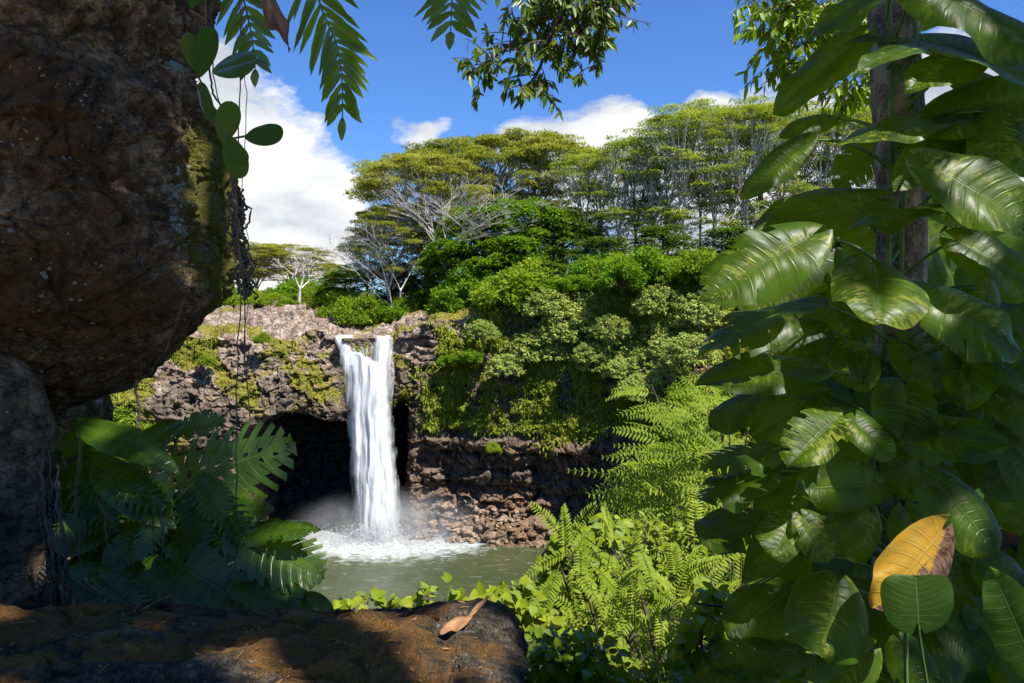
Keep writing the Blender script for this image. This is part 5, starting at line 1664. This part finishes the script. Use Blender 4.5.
def frond(name, pts, Y, lens, npairs, wpx, label, group, seed, ang=38, yaw=0.0):
    rng = np.random.default_rng(seed)
    pts = np.array(pts, float)
    tt = np.linspace(0, 1, 40)
    cx = np.interp(tt, np.linspace(0, 1, len(pts)), pts[:, 0]); cy_ = np.interp(tt, np.linspace(0, 1, len(pts)), pts[:, 1])
    k = np.ones(7) / 7
    cx = np.convolve(np.pad(cx, 3, 'edge'), k, 'valid'); cy_ = np.convolve(np.pad(cy_, 3, 'edge'), k, 'valid')
    C = np.stack([(cx - 512) / F * Y, Y + 0.12 * (1 - tt) - 0.1 * tt ** 2, (HOR - cy_) / F * Y], 1)
    loc = tuple(C[0])
    root = empty(name, loc, label, 'fern', group)
    st = Acc(); st.tube(C, np.linspace(0.0045, 0.0018, 40), 6, 0.4)
    at_root(link('stalk', st.mesh('frond_stalk', M['green_stem']), root), loc)
    bl = Acc()
    for i in range(npairs):
        u = 0.02 + 0.93 * i / npairs
        j = u * 39; p = np.array([np.interp(j, np.arange(40), C[:, q]) for q in range(3)])
        T = C[min(int(j) + 2, 39)] - C[max(int(j) - 2, 0)]; T /= np.linalg.norm(T)
        base_n = np.array([math.sin(yaw), -math.cos(yaw), 0.15])
        S = np.cross(T, base_n); S /= np.linalg.norm(S)
        Lp = np.interp(u, [a for a, b in lens], [b for a, b in lens]) / F * Y
        for sd in (-1, 1):
            an = math.radians(ang + rng.uniform(-8, 8))
            d = T * math.cos(an) + S * sd * math.sin(an)
            l = Lp * rng.uniform(0.82, 1.08)
            lance(bl, p, p + d * l, wpx / F * Y * rng.uniform(0.9, 1.1), base_n + 0.25 * S * sd + rng.normal(0, 0.1, 3), rng, 9, 0.10, None, 0.10)
    T = C[-1] - C[-5]; T /= np.linalg.norm(T)
    lance(bl, C[-2], C[-2] + T * (lens[-1][1] * 1.4 / F * Y), wpx / F * Y, np.array([0, -1, 0.15]), rng, 9, 0.05)
    at_root(link('blade', bl.mesh('frond_blade', M['frond']), root), loc)


gf = 'fern fronds hanging from above'
frond('fern_frond', [(296, -60), (315, 0), (334, 38), (344, 76), (350, 134)], 2.3, [(0, 66), (0.4, 58), (0.75, 40), (1, 20)], 18, 9.0, 'largest fern frond hanging against the blue sky right of the round leaves', gf, 1, 34)
frond('fern_frond', [(216, -70), (236, -10), (252, 35), (266, 84)], 2.5, [(0, 48), (0.4, 44), (0.8, 32), (1, 20)], 12, 9.0, 'fern frond hanging just behind the dark round leaves', gf, 2, 38)
frond('fern_frond', [(443, -90), (450, -40), (452, 0), (453, 48)], 2.4, [(0, 56), (0.5, 50), (0.85, 34), (1, 22)], 11, 10.0, 'short fern frond tip poking down left of the hanging branch', gf, 3, 40)
frond('fern_frond', [(378, -130), (340, -70), (322, -40), (300, -14)], 2.6, [(0, 46), (1, 26)], 11, 7.0, 'fern frond leaning along the top edge behind the largest frond', gf, 4, 40)


def simple_leaf(b, t, wpx, Y, dY, n, mat, root, loc, seed, prof=_round, name='leaf', **kw):
    bb = at(*b, Y); tt = at(*t, Y + dY)
    args = dict(droop=0.05, fold=0.10, curl=0.08, pleat=0.0, wave=0.008, back=0.0, fwd=0.0, nper=7)
    args.update(kw)
    me, P = leaf_mesh(name, bb, tt, wpx / F * Y, n, mat, seed, prof=prof, **args)
    a = me.attributes.new('rnd', 'FLOAT', 'POINT'); a.data.foreach_set('value', np.full(len(me.vertices), (seed * 0.37) % 1, dtype=np.float32))
    return at_root(link(name, me, root), loc)


def round_leaves():
    Y = 2.45
    loc = tuple(at(222, -40, Y))
    root = empty('round_leaved_epiphyte', loc, 'dark round leaves on a thin stem hanging beside the boulder', 'plant')
    m = M['round_leaf']
    L = [((196, 72), (187, 32), 17, 10, 0), ((199, 78), (211, 26), 25, 0, 10), ((212, 72), (256, 58), 31, 20, 10), ((222, 143), (231, 101), 27, 5, 0), ((244, 137), (283, 131), 24, 10, 5), ((227, 134), (241, 178), 25, 10, 0),
         ((214, 125), (199, 82), 16, 5, -20), ((170, 60), (184, 72), 10, 40, 0), ((228, 140), (246, 162), 16, 20, 15), ((190, 8), (206, -30), 22, 0, 0)]
    for i, (b, t, w, ti, ya) in enumerate(L):
        simple_leaf(b, t, w, Y - 0.02 * (i % 3), -0.02, facing(ti, ya), m, root, loc, 40 + i)
    st = Acc()
    for pl in ([(205, -40), (206, 20), (199, 78), (210, 100), (224, 140), (236, 160)], [(199, 78), (180, 70), (165, 62)], [(224, 140), (246, 136)], [(206, 20), (190, 10)]):
        st.tube(np.array([at(x, y, Y) for x, y in pl]), 0.0035, 6, 0.3)
    at_root(link('stem', st.mesh('epiphyte_stem', M['stem']), root), loc)


round_leaves()


def leafy_branch(name, twigs, Y, spread, leaf_px, per, mat, seed, root, loc, wob=0.25):
    rng = np.random.default_rng(seed)
    st, lf = Acc(), Acc()
    for (pl, dens) in twigs:
        pts = np.array([at(x, y, Y + z) for x, y, z in pl])
        tt = np.linspace(0, 1, 24)
        C = np.stack([np.interp(tt, np.linspace(0, 1, len(pts)), pts[:, q]) for q in range(3)], 1)
        C += np.cumsum(rng.normal(0, 0.004, C.shape), 0) * 0.6
        st.tube(C, np.linspace(0.016, 0.004, 24), 6, rng.random())
        nt_ = int(per * dens)
        for k in range(nt_):
            u = rng.uniform(0.12, 1.0) ** 0.8
            p = C[int(u * 23)]
            e = p + np.array([rng.normal(0, spread), rng.normal(0, spread * 1.2), rng.normal(-spread * 0.25, spread * 0.8)])
            st.tube(bez(p, (p + e) / 2 + np.array([0, 0, spread * 0.25]), e, 5), np.linspace(0.004, 0.002, 5), 4, rng.random())
            m = rng.integers(6, 12)
            for q in range(m):
                f = rng.uniform(0.45, 1.0)
                b = p + (e - p) * f
                d = (e - p) / (np.linalg.norm(e - p) + 1e-6) * 0.5 + rng.normal(0, 0.55, 3) + np.array([0, 0, -0.75])
                d /= np.linalg.norm(d)
                l = leaf_px / F * Y * rng.uniform(0.7, 1.2)
                lance(lf, b, b + d * l, l * 0.34, rng.normal(0, 0.5, 3) + np.array([0, -0.7, 0.4]), rng, 6, 0.12)
    at_root(link('branch', st.mesh(name + '_twigs', M['stem']), root), loc)
    at_root(link('leaves', lf.mesh(name + '_leaves', mat), root), loc)


def build_shade_tree():
    """unseen crown added to shade the near rocks; its lowest branch hangs into view"""
    loc = (3.4, -2.2, -1.5)
    root = empty('branch_and_added_canopy', loc, 'dark leafy branch end hanging from above into the blue sky at top centre', 'tree')
    rng = np.random.default_rng(808)
    w = Acc()
    w.tube(bez([3.4, -2.2, -1.8], [3.1, -2.2, 2.0], [2.8, -1.6, 4.6], 12), np.linspace(0.26, 0.16, 12), 12)  # unseen trunk, added to carry the shading crown
    for e in ([-2.5, 0.5, 6.0], [0.5, 2.6, 6.2], [5.5, 1.5, 6.4], [2.2, -5.0, 6.3], [6.5, -3.5, 6.2], [-1.5, -3.0, 6.0]):
        w.tube(bez([2.8, -1.6, 4.5], (np.array([2.8, -1.6, 4.5]) + e) / 2 + np.array([0, 0, 0.7]), e, 10), np.linspace(0.13, 0.03, 10), 7)
    w.tube(bez([0.5, 2.6, 6.2], [0.4, 4.0, 4.6], at(590, -60, 4.3), 10), np.linspace(0.05, 0.018, 10), 6)
    at_root(link('trunk', w.mesh('added_shade_trunk', M['dark_bark']), root), loc)
    # crown out of view, added to shade the near rocks
    n = 15500
    x = rng.uniform(-5.0, 7.5, n); y = rng.uniform(-3.3, 2.8, n); z = 4.6 + 1.9 * rng.random(n) + 0.25 * np.sin(x * 1.3) + 0.2 * np.cos(y * 1.7)
    P = np.stack([x, y, z], 1)
    keep = (x > -0.9) & np.where(x > 1.4, y + (z + 2) * 0.41 < 4.7 + rng.normal(0, 0.08, n), y < 2.7)
    keep &= ((x - 1.2) / 6.6) ** 2 + ((y + 1.0) / 6.2) ** 2 < 1 + 0.1 * rng.normal(size=n)
    s = np.array(SUN)
    # gaps cut along sun rays so flecks of light land on chosen spots
    GAPS = [(at(350, 655, 1.60), 0.075), (at(295, 655, 1.62), 0.065), (at(262, 668, 1.55), 0.05), (at(452, 648, 1.72), 0.085), (at(390, 672, 1.5), 0.04), (at(325, 672, 1.45), 0.06), (at(340, 640, 1.7), 0.05), (at(485, 668, 1.6), 0.03),
            (at(226, 180, 3.3), 0.15), (at(229, 240, 3.3), 0.15), (at(214, 130, 3.3), 0.14), (at(226, 210, 3.25), 0.14), (at(224, 275, 3.25), 0.10),
            (at(768, 262, 2.55), 0.16), (at(735, 282, 2.55), 0.07), (at(808, 438, 2.5), 0.12), (at(775, 535, 2.5), 0.09), (at(815, 540, 2.5), 0.05), (at(905, 48, 2.7), 0.09), (at(880, 36, 2.7), 0.06), (at(868, 128, 2.8), 0.12), (at(845, 118, 2.8), 0.06),
            (at(910, 570, 2.28), 0.15), (at(826, 645, 2.35), 0.05), (at(850, 605, 2.4), 0.05), (at(1010, 610, 2.18), 0.12), (at(916, 600, 2.15), 0.07), (at(960, 190, 2.55), 0.05), (at(990, 200, 2.5), 0.04), (at(900, 300, 2.6), 0.05), (at(965, 320, 2.55), 0.05),
            (at(700, 345, 2.6), 0.05), (at(255, 455, 2.7), 0.08), (at(215, 470, 2.7), 0.06), (at(285, 555, 2.4), 0.05), (at(70, 535, 2.7), 0.05), (at(150, 480, 2.5), 0.04), (at(1000, 250, 2.65), 0.04), (at(960, 520, 2.5), 0.05), (at(870, 425, 2.6), 0.04), (at(945, 80, 2.7), 0.06)]
    A = rand_unit(rng, n) * np.array([1, 1, 0.4]); A /= np.linalg.norm(A, axis=1)[:, None]
    for c, r in GAPS:
        for q in (0.0, 0.14, 0.28):
            d = P + A * q - c
            t = d @ s
            dist = np.linalg.norm(d - t[:, None] * s, axis=1)
            keep &= ~(dist < r * 0.8 + 0.05)
    P = P[keep]; A = A[keep]; n = len(P)
    N = np.stack([rng.normal(0, .35, n), rng.normal(0, .35, n), np.ones(n)], 1)
    lf = Acc(); lf.leaves(P, A, N, rng.uniform(0.24, 0.34, n), rng.uniform(0.16, 0.22, n))
    at_root(link('crown', lf.mesh('added_shade_crown', M['shade_leaf']), root), loc)
    tw = [([(590, -60, 0), (572, -5, 0), (556, 30, -.05), (535, 62, -.1)], 1.3), ([(575, -20, 0), (540, 20, .05), (505, 52, .0), (480, 72, -.05)], 1.3), ([(598, -60, 0), (603, -5, .05), (600, 40, 0), (594, 70, -.05)], 1.0),
          ([(560, 10, 0), (548, 45, .05), (536, 78, 0), (528, 92, 0)], 1.0), ([(570, 0, 0), (580, 30, .1), (574, 58, .1)], 1.0), ([(545, -40, .1), (520, -5, .1), (508, 20, .1)], 0.6), ([(600, -60, 0), (580, -20, .1), (560, 0, .1)], 1.2), ([(560, -20, .1), (530, 0, .1), (540, 40, .1)], 1.0), ([(610, -50, 0), (600, 0, 0), (585, 20, 0)], 1.0)]
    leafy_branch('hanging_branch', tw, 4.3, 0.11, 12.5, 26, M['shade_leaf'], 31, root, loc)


build_shade_tree()


def build_sunny_tree():
    loc = (3.6, 7.2, -5.0)
    root = empty('sunlit_tree', loc, 'sunlit small leaved tree reaching in at the top left of the vine covered trunk', 'tree')
    w = Acc()
    w.tube(bez([3.6, 7.2, -5.5], [3.5, 7.2, -1], at(905, 60, 7.0), 12), np.linspace(0.12, 0.07, 12), 8)
    w.tube(bez(at(905, 60, 7.0), at(880, 10, 6.9), at(850, -50, 6.8), 8), np.linspace(0.07, 0.04, 8), 7)
    at_root(link('trunk', w.mesh('sunlit_trunk', M['grey_bark']), root), loc)
    tw = [([(900, 60, 0), (870, 30, 0), (845, 20, -.1), (815, 35, -.2)], 1.3), ([(890, 40, 0), (850, -5, 0), (800, 0, 0), (752, 22, 0)], 1.6), ([(880, 30, 0), (830, 10, .1), (790, 25, .1), (760, 40, .1)], 1.6), ([(900, 60, 0), (860, 60, 0), (830, 85, 0), (812, 108, 0)], 1.0),
          ([(870, -40, .1), (820, -30, .1), (780, -5, .2), (745, 0, .2)], 1.6), ([(880, 20, 0), (850, 40, .2), (800, 60, .2), (775, 62, .2)], 1.4), ([(880, 20, 0), (840, 30, .4), (800, 35, .4), (790, 50, .4)], 1.3), ([(890, 40, 0), (860, 70, .3), (850, 90, .3), (840, 100, .3)], 1.0)]
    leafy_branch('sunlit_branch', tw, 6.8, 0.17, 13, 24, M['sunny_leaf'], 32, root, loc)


build_sunny_tree()


def hanging_roots():
    rng = np.random.default_rng(50)
    acc = Acc()
    def line(pl, Y, r, wob=0.004):
        pts = np.array([at(x, y, Y) for x, y in pl]); tt = np.linspace(0, 1, 60)
        C = np.stack([np.interp(tt, np.linspace(0, 1, len(pts)), pts[:, q]) for q in range(3)], 1)
        C = C + np.stack([np.convolve(rng.normal(0, wob * 3, 68), np.ones(9) / 9, 'valid') for _ in range(3)], 1) * np.array([1, 1, 0.3])
        acc.tube(C, r, 5, rng.random())
    line([(238, -20), (243, 60), (241, 150), (238, 260), (238, 340), (237, 430), (238, 520), (239, 600)], 2.5, 0.0022)
    line([(209, -20), (212, 80), (228, 160), (236, 230), (243, 300), (250, 420)], 2.5, 0.0020)
    line([(244, -20), (246, 90), (243, 200), (247, 300), (246, 380)], 2.5, 0.0014)
    line([(206, 60), (222, 130), (236, 190), (240, 240)], 2.5, 0.0035, 0.008)
    for k in range(9):
        a = rng.uniform(-4, 4); b = rng.uniform(0, 12)
        line([(236 + a, 190), (240 + a, 225), (246 + a, 260), (244 + b * 0.3, 290 + b)], 2.7, rng.uniform(0.003, 0.007), 0.014)
    tag(link('hanging_root', acc.mesh('hanging_roots', M['dark_bark'])), 'tangled thin brown roots dangling down the right edge of the boulder', 'hanging roots')
    acc = Acc()
    line([(138, 380), (139, 420), (138, 462)], 2.6, 0.005)
    line([(150, 375), (168, 345), (185, 300)], 2.6, 0.0015)
    tag(link('hanging_root', acc.mesh('short_root', M['dark_bark'])), 'short dark root hanging below the underside of the boulder', 'hanging roots')
    acc = Acc()
    for k in range(9):
        x = 40 + k * 2.6
        line([(x + rng.uniform(-3, 3), 410 + rng.uniform(0, 110)), (x + rng.uniform(-3, 5), 500), (x + 6 + rng.uniform(-4, 4), 560), (x + 12 + rng.uniform(-6, 8), 615)], 2.5, rng.uniform(0.0015, 0.0055), 0.005)
    line([(100, 500), (112, 560), (120, 615)], 2.4, 0.0025); line([(78, 430), (76, 500), (84, 600)], 2.4, 0.002); line([(152, 500), (155, 560), (152, 610)], 2.35, 0.002); line([(160, 510), (166, 570), (172, 612)], 2.35, 0.002)
    line([(84, 580), (98, 592), (112, 602)], 2.2, 0.0018)
    tag(link('hanging_root', acc.mesh('pillar_roots', M['dark_bark'])), 'pale roots running down beside the rock pillar into the leaves', 'hanging roots')


hanging_roots()


def withered():
    Y = 2.35
    loc = tuple(at(270, -20, Y))
    root = empty('withered_leaf', loc, 'curled brown withered leaf hanging between the two nearest fern fronds', 'withered leaf')
    simple_leaf((266, -14), (294, 42), 20, Y, -0.05, facing(10, 40), M['vine_leaf_dry'], root, loc, 61, _lance, 'blade', droop=0.3, curl=0.6, wave=0.08, fold=0.4)
    simple_leaf((262, -14), (262, 26), 14, Y, -0.03, facing(10, -40), M['vine_leaf_dry'], root, loc, 62, _lance, 'blade', droop=0.3, curl=0.6, wave=0.08, fold=0.4)


withered()


def fallen_leaf():
    loc = tuple(at(455, 645, 1.74))
    root = empty('fallen_leaf', loc, 'tan dry fallen leaf with its stalk lying on the sunny end of the ledge', 'fallen leaf')
    m = big_leaf_mat('fallen_leaf', (0.20, 0.10, 0.045), (0.38, 0.21, 0.10), (0.3, 0.15, 0.06), 0.0, vein=(0.4, 0.24, 0.12), rough=0.6, trans=0.1)
    b = at(468, 632, 1.74); t = at(441, 646, 1.66); b[2] += 0.032; t[2] += 0.034
    me, P = leaf_mesh('blade', b, t, 0.036, np.array([0.1, -0.35, 1]), m, 71, prof=_lance, droop=0.15, fold=0.3, curl=0.25, wave=0.03)
    at_root(link('blade', me, root), loc)
    b2 = at(487, 618, 1.82); b2[2] += 0.046
    me, P = leaf_mesh('curled_half', b2, b, 0.012, np.array([0.3, -0.5, 1]), m, 72, prof=_lance, droop=0.05, fold=0.6, curl=0.1)
    at_root(link('curled_half', me, root), loc)


fallen_leaf()


def litter():
    """crumbs of dead leaf, bark and twig lying on the ledge"""
    rng = np.random.default_rng(66)
    dg = bpy.context.evaluated_depsgraph_get()
    led = bpy.data.objects['mossy_ledge']
    acc = Acc()
    for i in range(240):
        x = rng.uniform(-1.15, -0.03); y = rng.uniform(1.28, 2.0)
        ok, loc, nrm, fi = led.ray_cast(Vector((x, y, 1.0)), Vector((0, 0, -1)))
        if not ok: continue
        p = np.array(loc) + np.array([0, 0, 0.002]); a = rng.uniform(0, 6.28)
        d = np.array([math.cos(a), math.sin(a), rng.normal(0, 0.15)])
        if rng.random() < 0.72:
            l = rng.uniform(0.006, 0.022)
            lance(acc, p, p + d * l, l * rng.uniform(0.3, 0.6), np.array([rng.normal(0, .3), rng.normal(0, .3), 1.0]), rng, 5, 0.0, None, 0.25)
        else:
            l = rng.uniform(0.015, 0.07)
            acc.tube(bez(p + [0, 0, 0.001], p + d * l * 0.5 + np.array([0, 0, 0.004]), p + d * l + rng.normal(0, 0.004, 3) * [1, 1, 0], 5), 0.0009, 4, rng.random())
    tag(link('leaf_litter', acc.mesh('leaf_litter', M['dry_leaf'])), kind='stuff')


litter()


# ------------------------------------------------------------------ sunlit growth below the viewpoint
def compound_leaf(acc, st, b, t, n, rng, pairs, lw, ll, sag=0.25, side_ang=65):
    """feather shaped leaf: leaflets in pairs along an arching stalk"""
    b = np.asarray(b); t = np.asarray(t)
    c = bez(b, (b + t) / 2 + np.array([0, 0, sag * np.linalg.norm(t - b)]), t, 12)
    acc.tube(c, np.linspace(0.004, 0.0015, 12), 4, 0.5)
    a0 = rng.uniform(0.2, 0.8)
    B, A, N, Ls = [], [], [], []
    for i in range(pairs):
        u = 0.15 + 0.83 * i / (pairs - 1)
        p = np.array([np.interp(u * 11, np.arange(12), c[:, q]) for q in range(3)])
        T = c[min(int(u * 11) + 1, 11)] - c[max(int(u * 11) - 1, 0)]; T /= np.linalg.norm(T)
        S = np.cross(T, n); S /= np.linalg.norm(S)
        for sd in (-1, 1):
            an = math.radians(side_ang)
            B.append(p); A.append(T * math.cos(an) + S * sd * math.sin(an) + rng.normal(0, 0.06, 3) + np.array([0, 0, -0.12])); N.append(n + rng.normal(0, 0.15, 3))
            Ls.append(ll * math.sin(math.pi * (0.22 + 0.70 * u)) ** 0.6)
    Ls = np.array(Ls)
    acc.leaves(np.array(B), np.array(A), np.array(N), Ls, Ls * lw, np.clip(a0 + rng.normal(0, 0.1, len(B)), 0, 1), fold=0.10, droop=0.12)


def feathery(name, Y, items, basepx, label, seed, pairs=13, ll=0.12, lw=0.26, mat='fern_leaf', cat='tree', sag=0.12):
    rng = np.random.default_rng(seed)
    bz = float(bank_z(np.array(Y)))
    base = np.array([(basepx - 512) / F * Y, Y, bz])
    root = empty(name, tuple(base), label, cat)
    wood, lf = Acc(), Acc()
    cents = {}
    for (bx, by, tx, ty, dz) in items:
        b = at(bx, by, Y + dz); t = at(tx, ty, Y + dz - rng.uniform(-0.15, 0.45))
        n = np.array([rng.normal(0, 0.15), -0.62 + rng.normal(0, 0.2), 0.8])
        compound_leaf(lf, wood, b, t, n, rng, pairs, lw, ll * rng.uniform(0.85, 1.15), sag)
        key = (round(bx / 45), round(by / 45))
        cents.setdefault(key, []).append(b)
    for k, bs in cents.items():
        c = np.mean(bs, 0)
        wood.tube(bez(base + rng.normal(0, 0.1, 3), (base + c) / 2 + np.array([rng.normal(0, 0.2), rng.normal(0, 0.1), 0.5]), c, 12), np.linspace(0.03, 0.008, 12), 5, rng.random())
        for b in bs:
            wood.tube(bez(c - np.array([0, 0, 0.1]), (c + b) / 2, b, 4), 0.005, 4, 0.4)
    at_root(link('stem', wood.mesh(name + '_stems', M['stem']), root), tuple(base))
    at_root(link('foliage', lf.mesh(name + '_foliage', M[mat]), root), tuple(base))


def build_feathery():
    rng = np.random.default_rng(41)
    it = []
    # upper sprays reaching left, traced tier by tier: (base) -> (tip)
    for (bx, by, tx, ty) in [(690, 505, 588, 488), (690, 492, 598, 492), (700, 480, 612, 462), (705, 470, 622, 455), (700, 488, 640, 470), (712, 452, 634, 432), (715, 442, 650, 415), (722, 430, 664, 403), (728, 420, 690, 398),
                             (740, 445, 690, 418), (745, 410, 700, 392), (735, 470, 668, 445), (728, 480, 655, 462), (700, 515, 602, 510), (695, 525, 610, 528), (730, 500, 665, 490), (740, 515, 690, 500), (720, 540, 650, 520),
                             (745, 480, 705, 462), (750, 455, 715, 440), (690, 545, 620, 545), (680, 500, 615, 478), (706, 500, 640, 500)]:
        for q in range(3):
            it.append((bx + rng.normal(0, 9), by + rng.normal(0, 9), tx + rng.normal(0, 18), ty + rng.normal(0, 13), rng.uniform(-0.5, 0.9)))
    feathery('feathery_tree', 9.0, it, 740, 'bright yellow green feathery leaved tree left of the climbing leaves', 43, 17, 0.105, 0.25)
    it = []
    for k in range(150):
        bx = rng.uniform(560, 740); by = rng.uniform(545, 700)
        an = rng.uniform(-2.6, -0.4) if rng.random() < 0.45 else rng.uniform(0.3, 2.8)
        L = rng.uniform(45, 75)
        it.append((bx, by, bx + L * math.cos(an), by + L * math.sin(an) * 0.8, rng.uniform(-0.5, 0.7)))
    feathery('feathery_fern', 6.2, it, 650, 'pale green ferny growth at bottom centre right below the feathery tree', 44, 15, 0.072, 0.28, cat='fern')
    it = []
    for k in range(80):
        bx = rng.uniform(640, 760); by = rng.uniform(375, 550)
        L = rng.uniform(40, 60); an = rng.uniform(2.4, 3.9)
        it.append((bx, by, bx + L * math.cos(an), by - L * math.sin(an) * 0.6, rng.uniform(-0.5, 0.6)))
    feathery('feathery_tree', 11.5, it, 760, 'second feathery leaved tree just behind the first, nearer the vine leaves', 45, 13, 0.13, 0.27)


build_feathery()


def broad_shrub(name, Y, blobs, leaf_px, label, seed, basepx, mat='shrub_near', cat='shrub', group=None, shape=0.75):
    """blobs: (px, py, radius px, number of leaves)"""
    rng = np.random.default_rng(seed)
    base = np.array([(basepx - 512) / F * Y, Y, float(bank_z(np.array(Y)))])
    root = empty(name, tuple(base), label, cat, group)
    wood, lf = Acc(), Acc()
    for (px, py, r, n) in blobs:
        c = at(px, py, Y); R = r / F * Y
        wood.tube(bez(base + rng.normal(0, 0.05, 3), (base + c) / 2 + np.array([rng.normal(0, 0.1), 0, 0.3]), c, 9), np.linspace(0.016, 0.005, 9), 5, rng.random())
        d = rand_unit(rng, n); rr = R * rng.random(n) ** 0.45
        P = c + d * rr[:, None] * np.array([1, 1, 0.85])
        for q in range(0, n, 3):
            wood.tube(np.array([c + (P[q] - c) * 0.2, P[q]]), 0.0025, 3, 0.4)
        A = d * np.array([1, 1, 0.3]) + rng.normal(0, 0.5, (n, 3)) + np.array([0, -0.2, -0.3])
        N = np.stack([rng.normal(0, 0.3, n), rng.normal(-0.55, 0.3, n), np.full(n, 0.9)], 1)
        L = leaf_px / F * Y * rng.uniform(0.55, 1.25, n)
        for k in range(n):
            ax = A[k] / np.linalg.norm(A[k])
            s = np.cross(ax, N[k]); s /= np.linalg.norm(s); nn = np.cross(s, ax)
            u = np.array([0.0, 0.18, 0.45, 0.75, 1.0]); w = np.array([0.30, 0.85, 1.0, 0.62, 0.03]) * L[k] * shape / 2
            cc = P[k] + np.outer(u * L[k], ax) - nn * (0.22 * L[k] * u ** 2)[:, None]
            Vt = np.concatenate([cc, cc + s * w[:, None] + nn * (w * 0.25)[:, None] - ax * (0.10 * L[k] * (1 - u))[:, None], cc - s * w[:, None] + nn * (w * 0.25)[:, None] - ax * (0.10 * L[k] * (1 - u))[:, None]])
            i = np.arange(4)
            lf.add(Vt, np.concatenate([np.stack([i, i + 1, 5 + i + 1, 5 + i], 1), np.stack([i, 10 + i, 10 + i + 1, i + 1], 1)]), rng.random())
    at_root(link('stem', wood.mesh(name + '_stems', M['stem']), root), tuple(base))
    at_root(link('foliage', lf.mesh(name + '_foliage', M[mat]), root), tuple(base))


M['shrub_near'] = foliage_mat('shrub_near', (0.16, 0.23, 0.010), (0.30, 0.36, 0.025), 0.42, (1.4, 1.2, 0.5), gloss=0.12)
M['shrub_deep'] = foliage_mat('shrub_deep', (0.08, 0.15, 0.010), (0.18, 0.26, 0.016), 0.45, (1.5, 1.35, 0.5), gloss=0.12)
broad_shrub('round_leaved_shrub', 7.6, [(575, 545, 26, 140), (565, 575, 28, 170), (592, 560, 26, 130), (600, 590, 28, 130), (562, 605, 26, 120), (610, 530, 18, 65), (590, 625, 28, 120), (552, 560, 12, 36)], 11,
            'bright round leaved shrub left of the feathery tree against the pool', 81, 600)
broad_shrub('round_leaved_shrub', 5.6, [(500, 602, 20, 80), (525, 612, 22, 90), (485, 600, 12, 34), (520, 592, 14, 30), (545, 625, 20, 60)], 11,
            'bright round leaved shrub just behind the rounded end of the ledge', 82, 530)
broad_shrub('leafy_undergrowth', 5.0, [(545, 650, 26, 110), (560, 680, 34, 150), (590, 660, 30, 120), (540, 690, 30, 100), (610, 700, 40, 150), (660, 700, 40, 150), (700, 700, 40, 140)], 12,
            'mid green leafy undergrowth right of the rounded ledge end', 83, 580, mat='shrub_deep', cat='undergrowth')
broad_shrub('creeper', 8.4, [(650, 540, 34, 240), (680, 560, 34, 240), (640, 570, 30, 200), (700, 530, 30, 200), (670, 590, 30, 200), (625, 600, 30, 160), (705, 565, 22, 120), (615, 560, 28, 130)], 8,
            'small leaved creeper hanging in the middle of the feathery tree', 84, 690, mat='shrub_near', cat='creeper', shape=0.5)
broad_shrub('leafy_shrub', 5.4, [(706, 612, 20, 50), (700, 640, 20, 50), (712, 595, 12, 24), (690, 660, 22, 50), (712, 660, 14, 30)], 14,
            'bright leaved shrub beside the thin brown twig left of the vine leaves', 85, 705)
for i, (px, py, r, n, lab) in enumerate([(342, 606, 9, 9, 'low seedling plant at the left of the row behind the ledge'), (368, 603, 11, 12, 'low seedling plant second from left behind the ledge'), (398, 603, 10, 12, 'low broad leaved plant in the middle behind the ledge'),
                                         (428, 598, 12, 14, 'taller leafy plant behind the ledge near the fallen leaf'), (454, 590, 10, 9, 'thin stemmed plant with the highest leaf behind the ledge'), (412, 611, 8, 10, 'tiny plant low between two others behind the ledge'), (470, 606, 8, 9, 'small plant next to the bright round leaved shrub')]):
    broad_shrub('low_plant', 5.4, [(px, py - 2, r, n)], 13, lab, 90 + i, px, mat='shrub_near', cat='plant', group='low plants behind the ledge')


def twig():
    acc = Acc()
    pts = np.array([at(760, 606, 5.0), at(740, 610, 5.0), (at(716, 609, 5.0)), at(695, 603, 5.0)])
    acc.tube(bez(pts[0], pts[1], pts[3], 12), np.linspace(0.014, 0.006, 12), 6)
    acc.tube(bez(at(742, 608, 5.0), at(742, 590, 5.0), at(743, 560, 5.0), 6), 0.004, 5)
    tag(link('bare_twig', acc.mesh('bare_twig', M['dark_bark'])), 'thin bare brown twig sticking out left from under the vine leaves', 'twig')


twig()
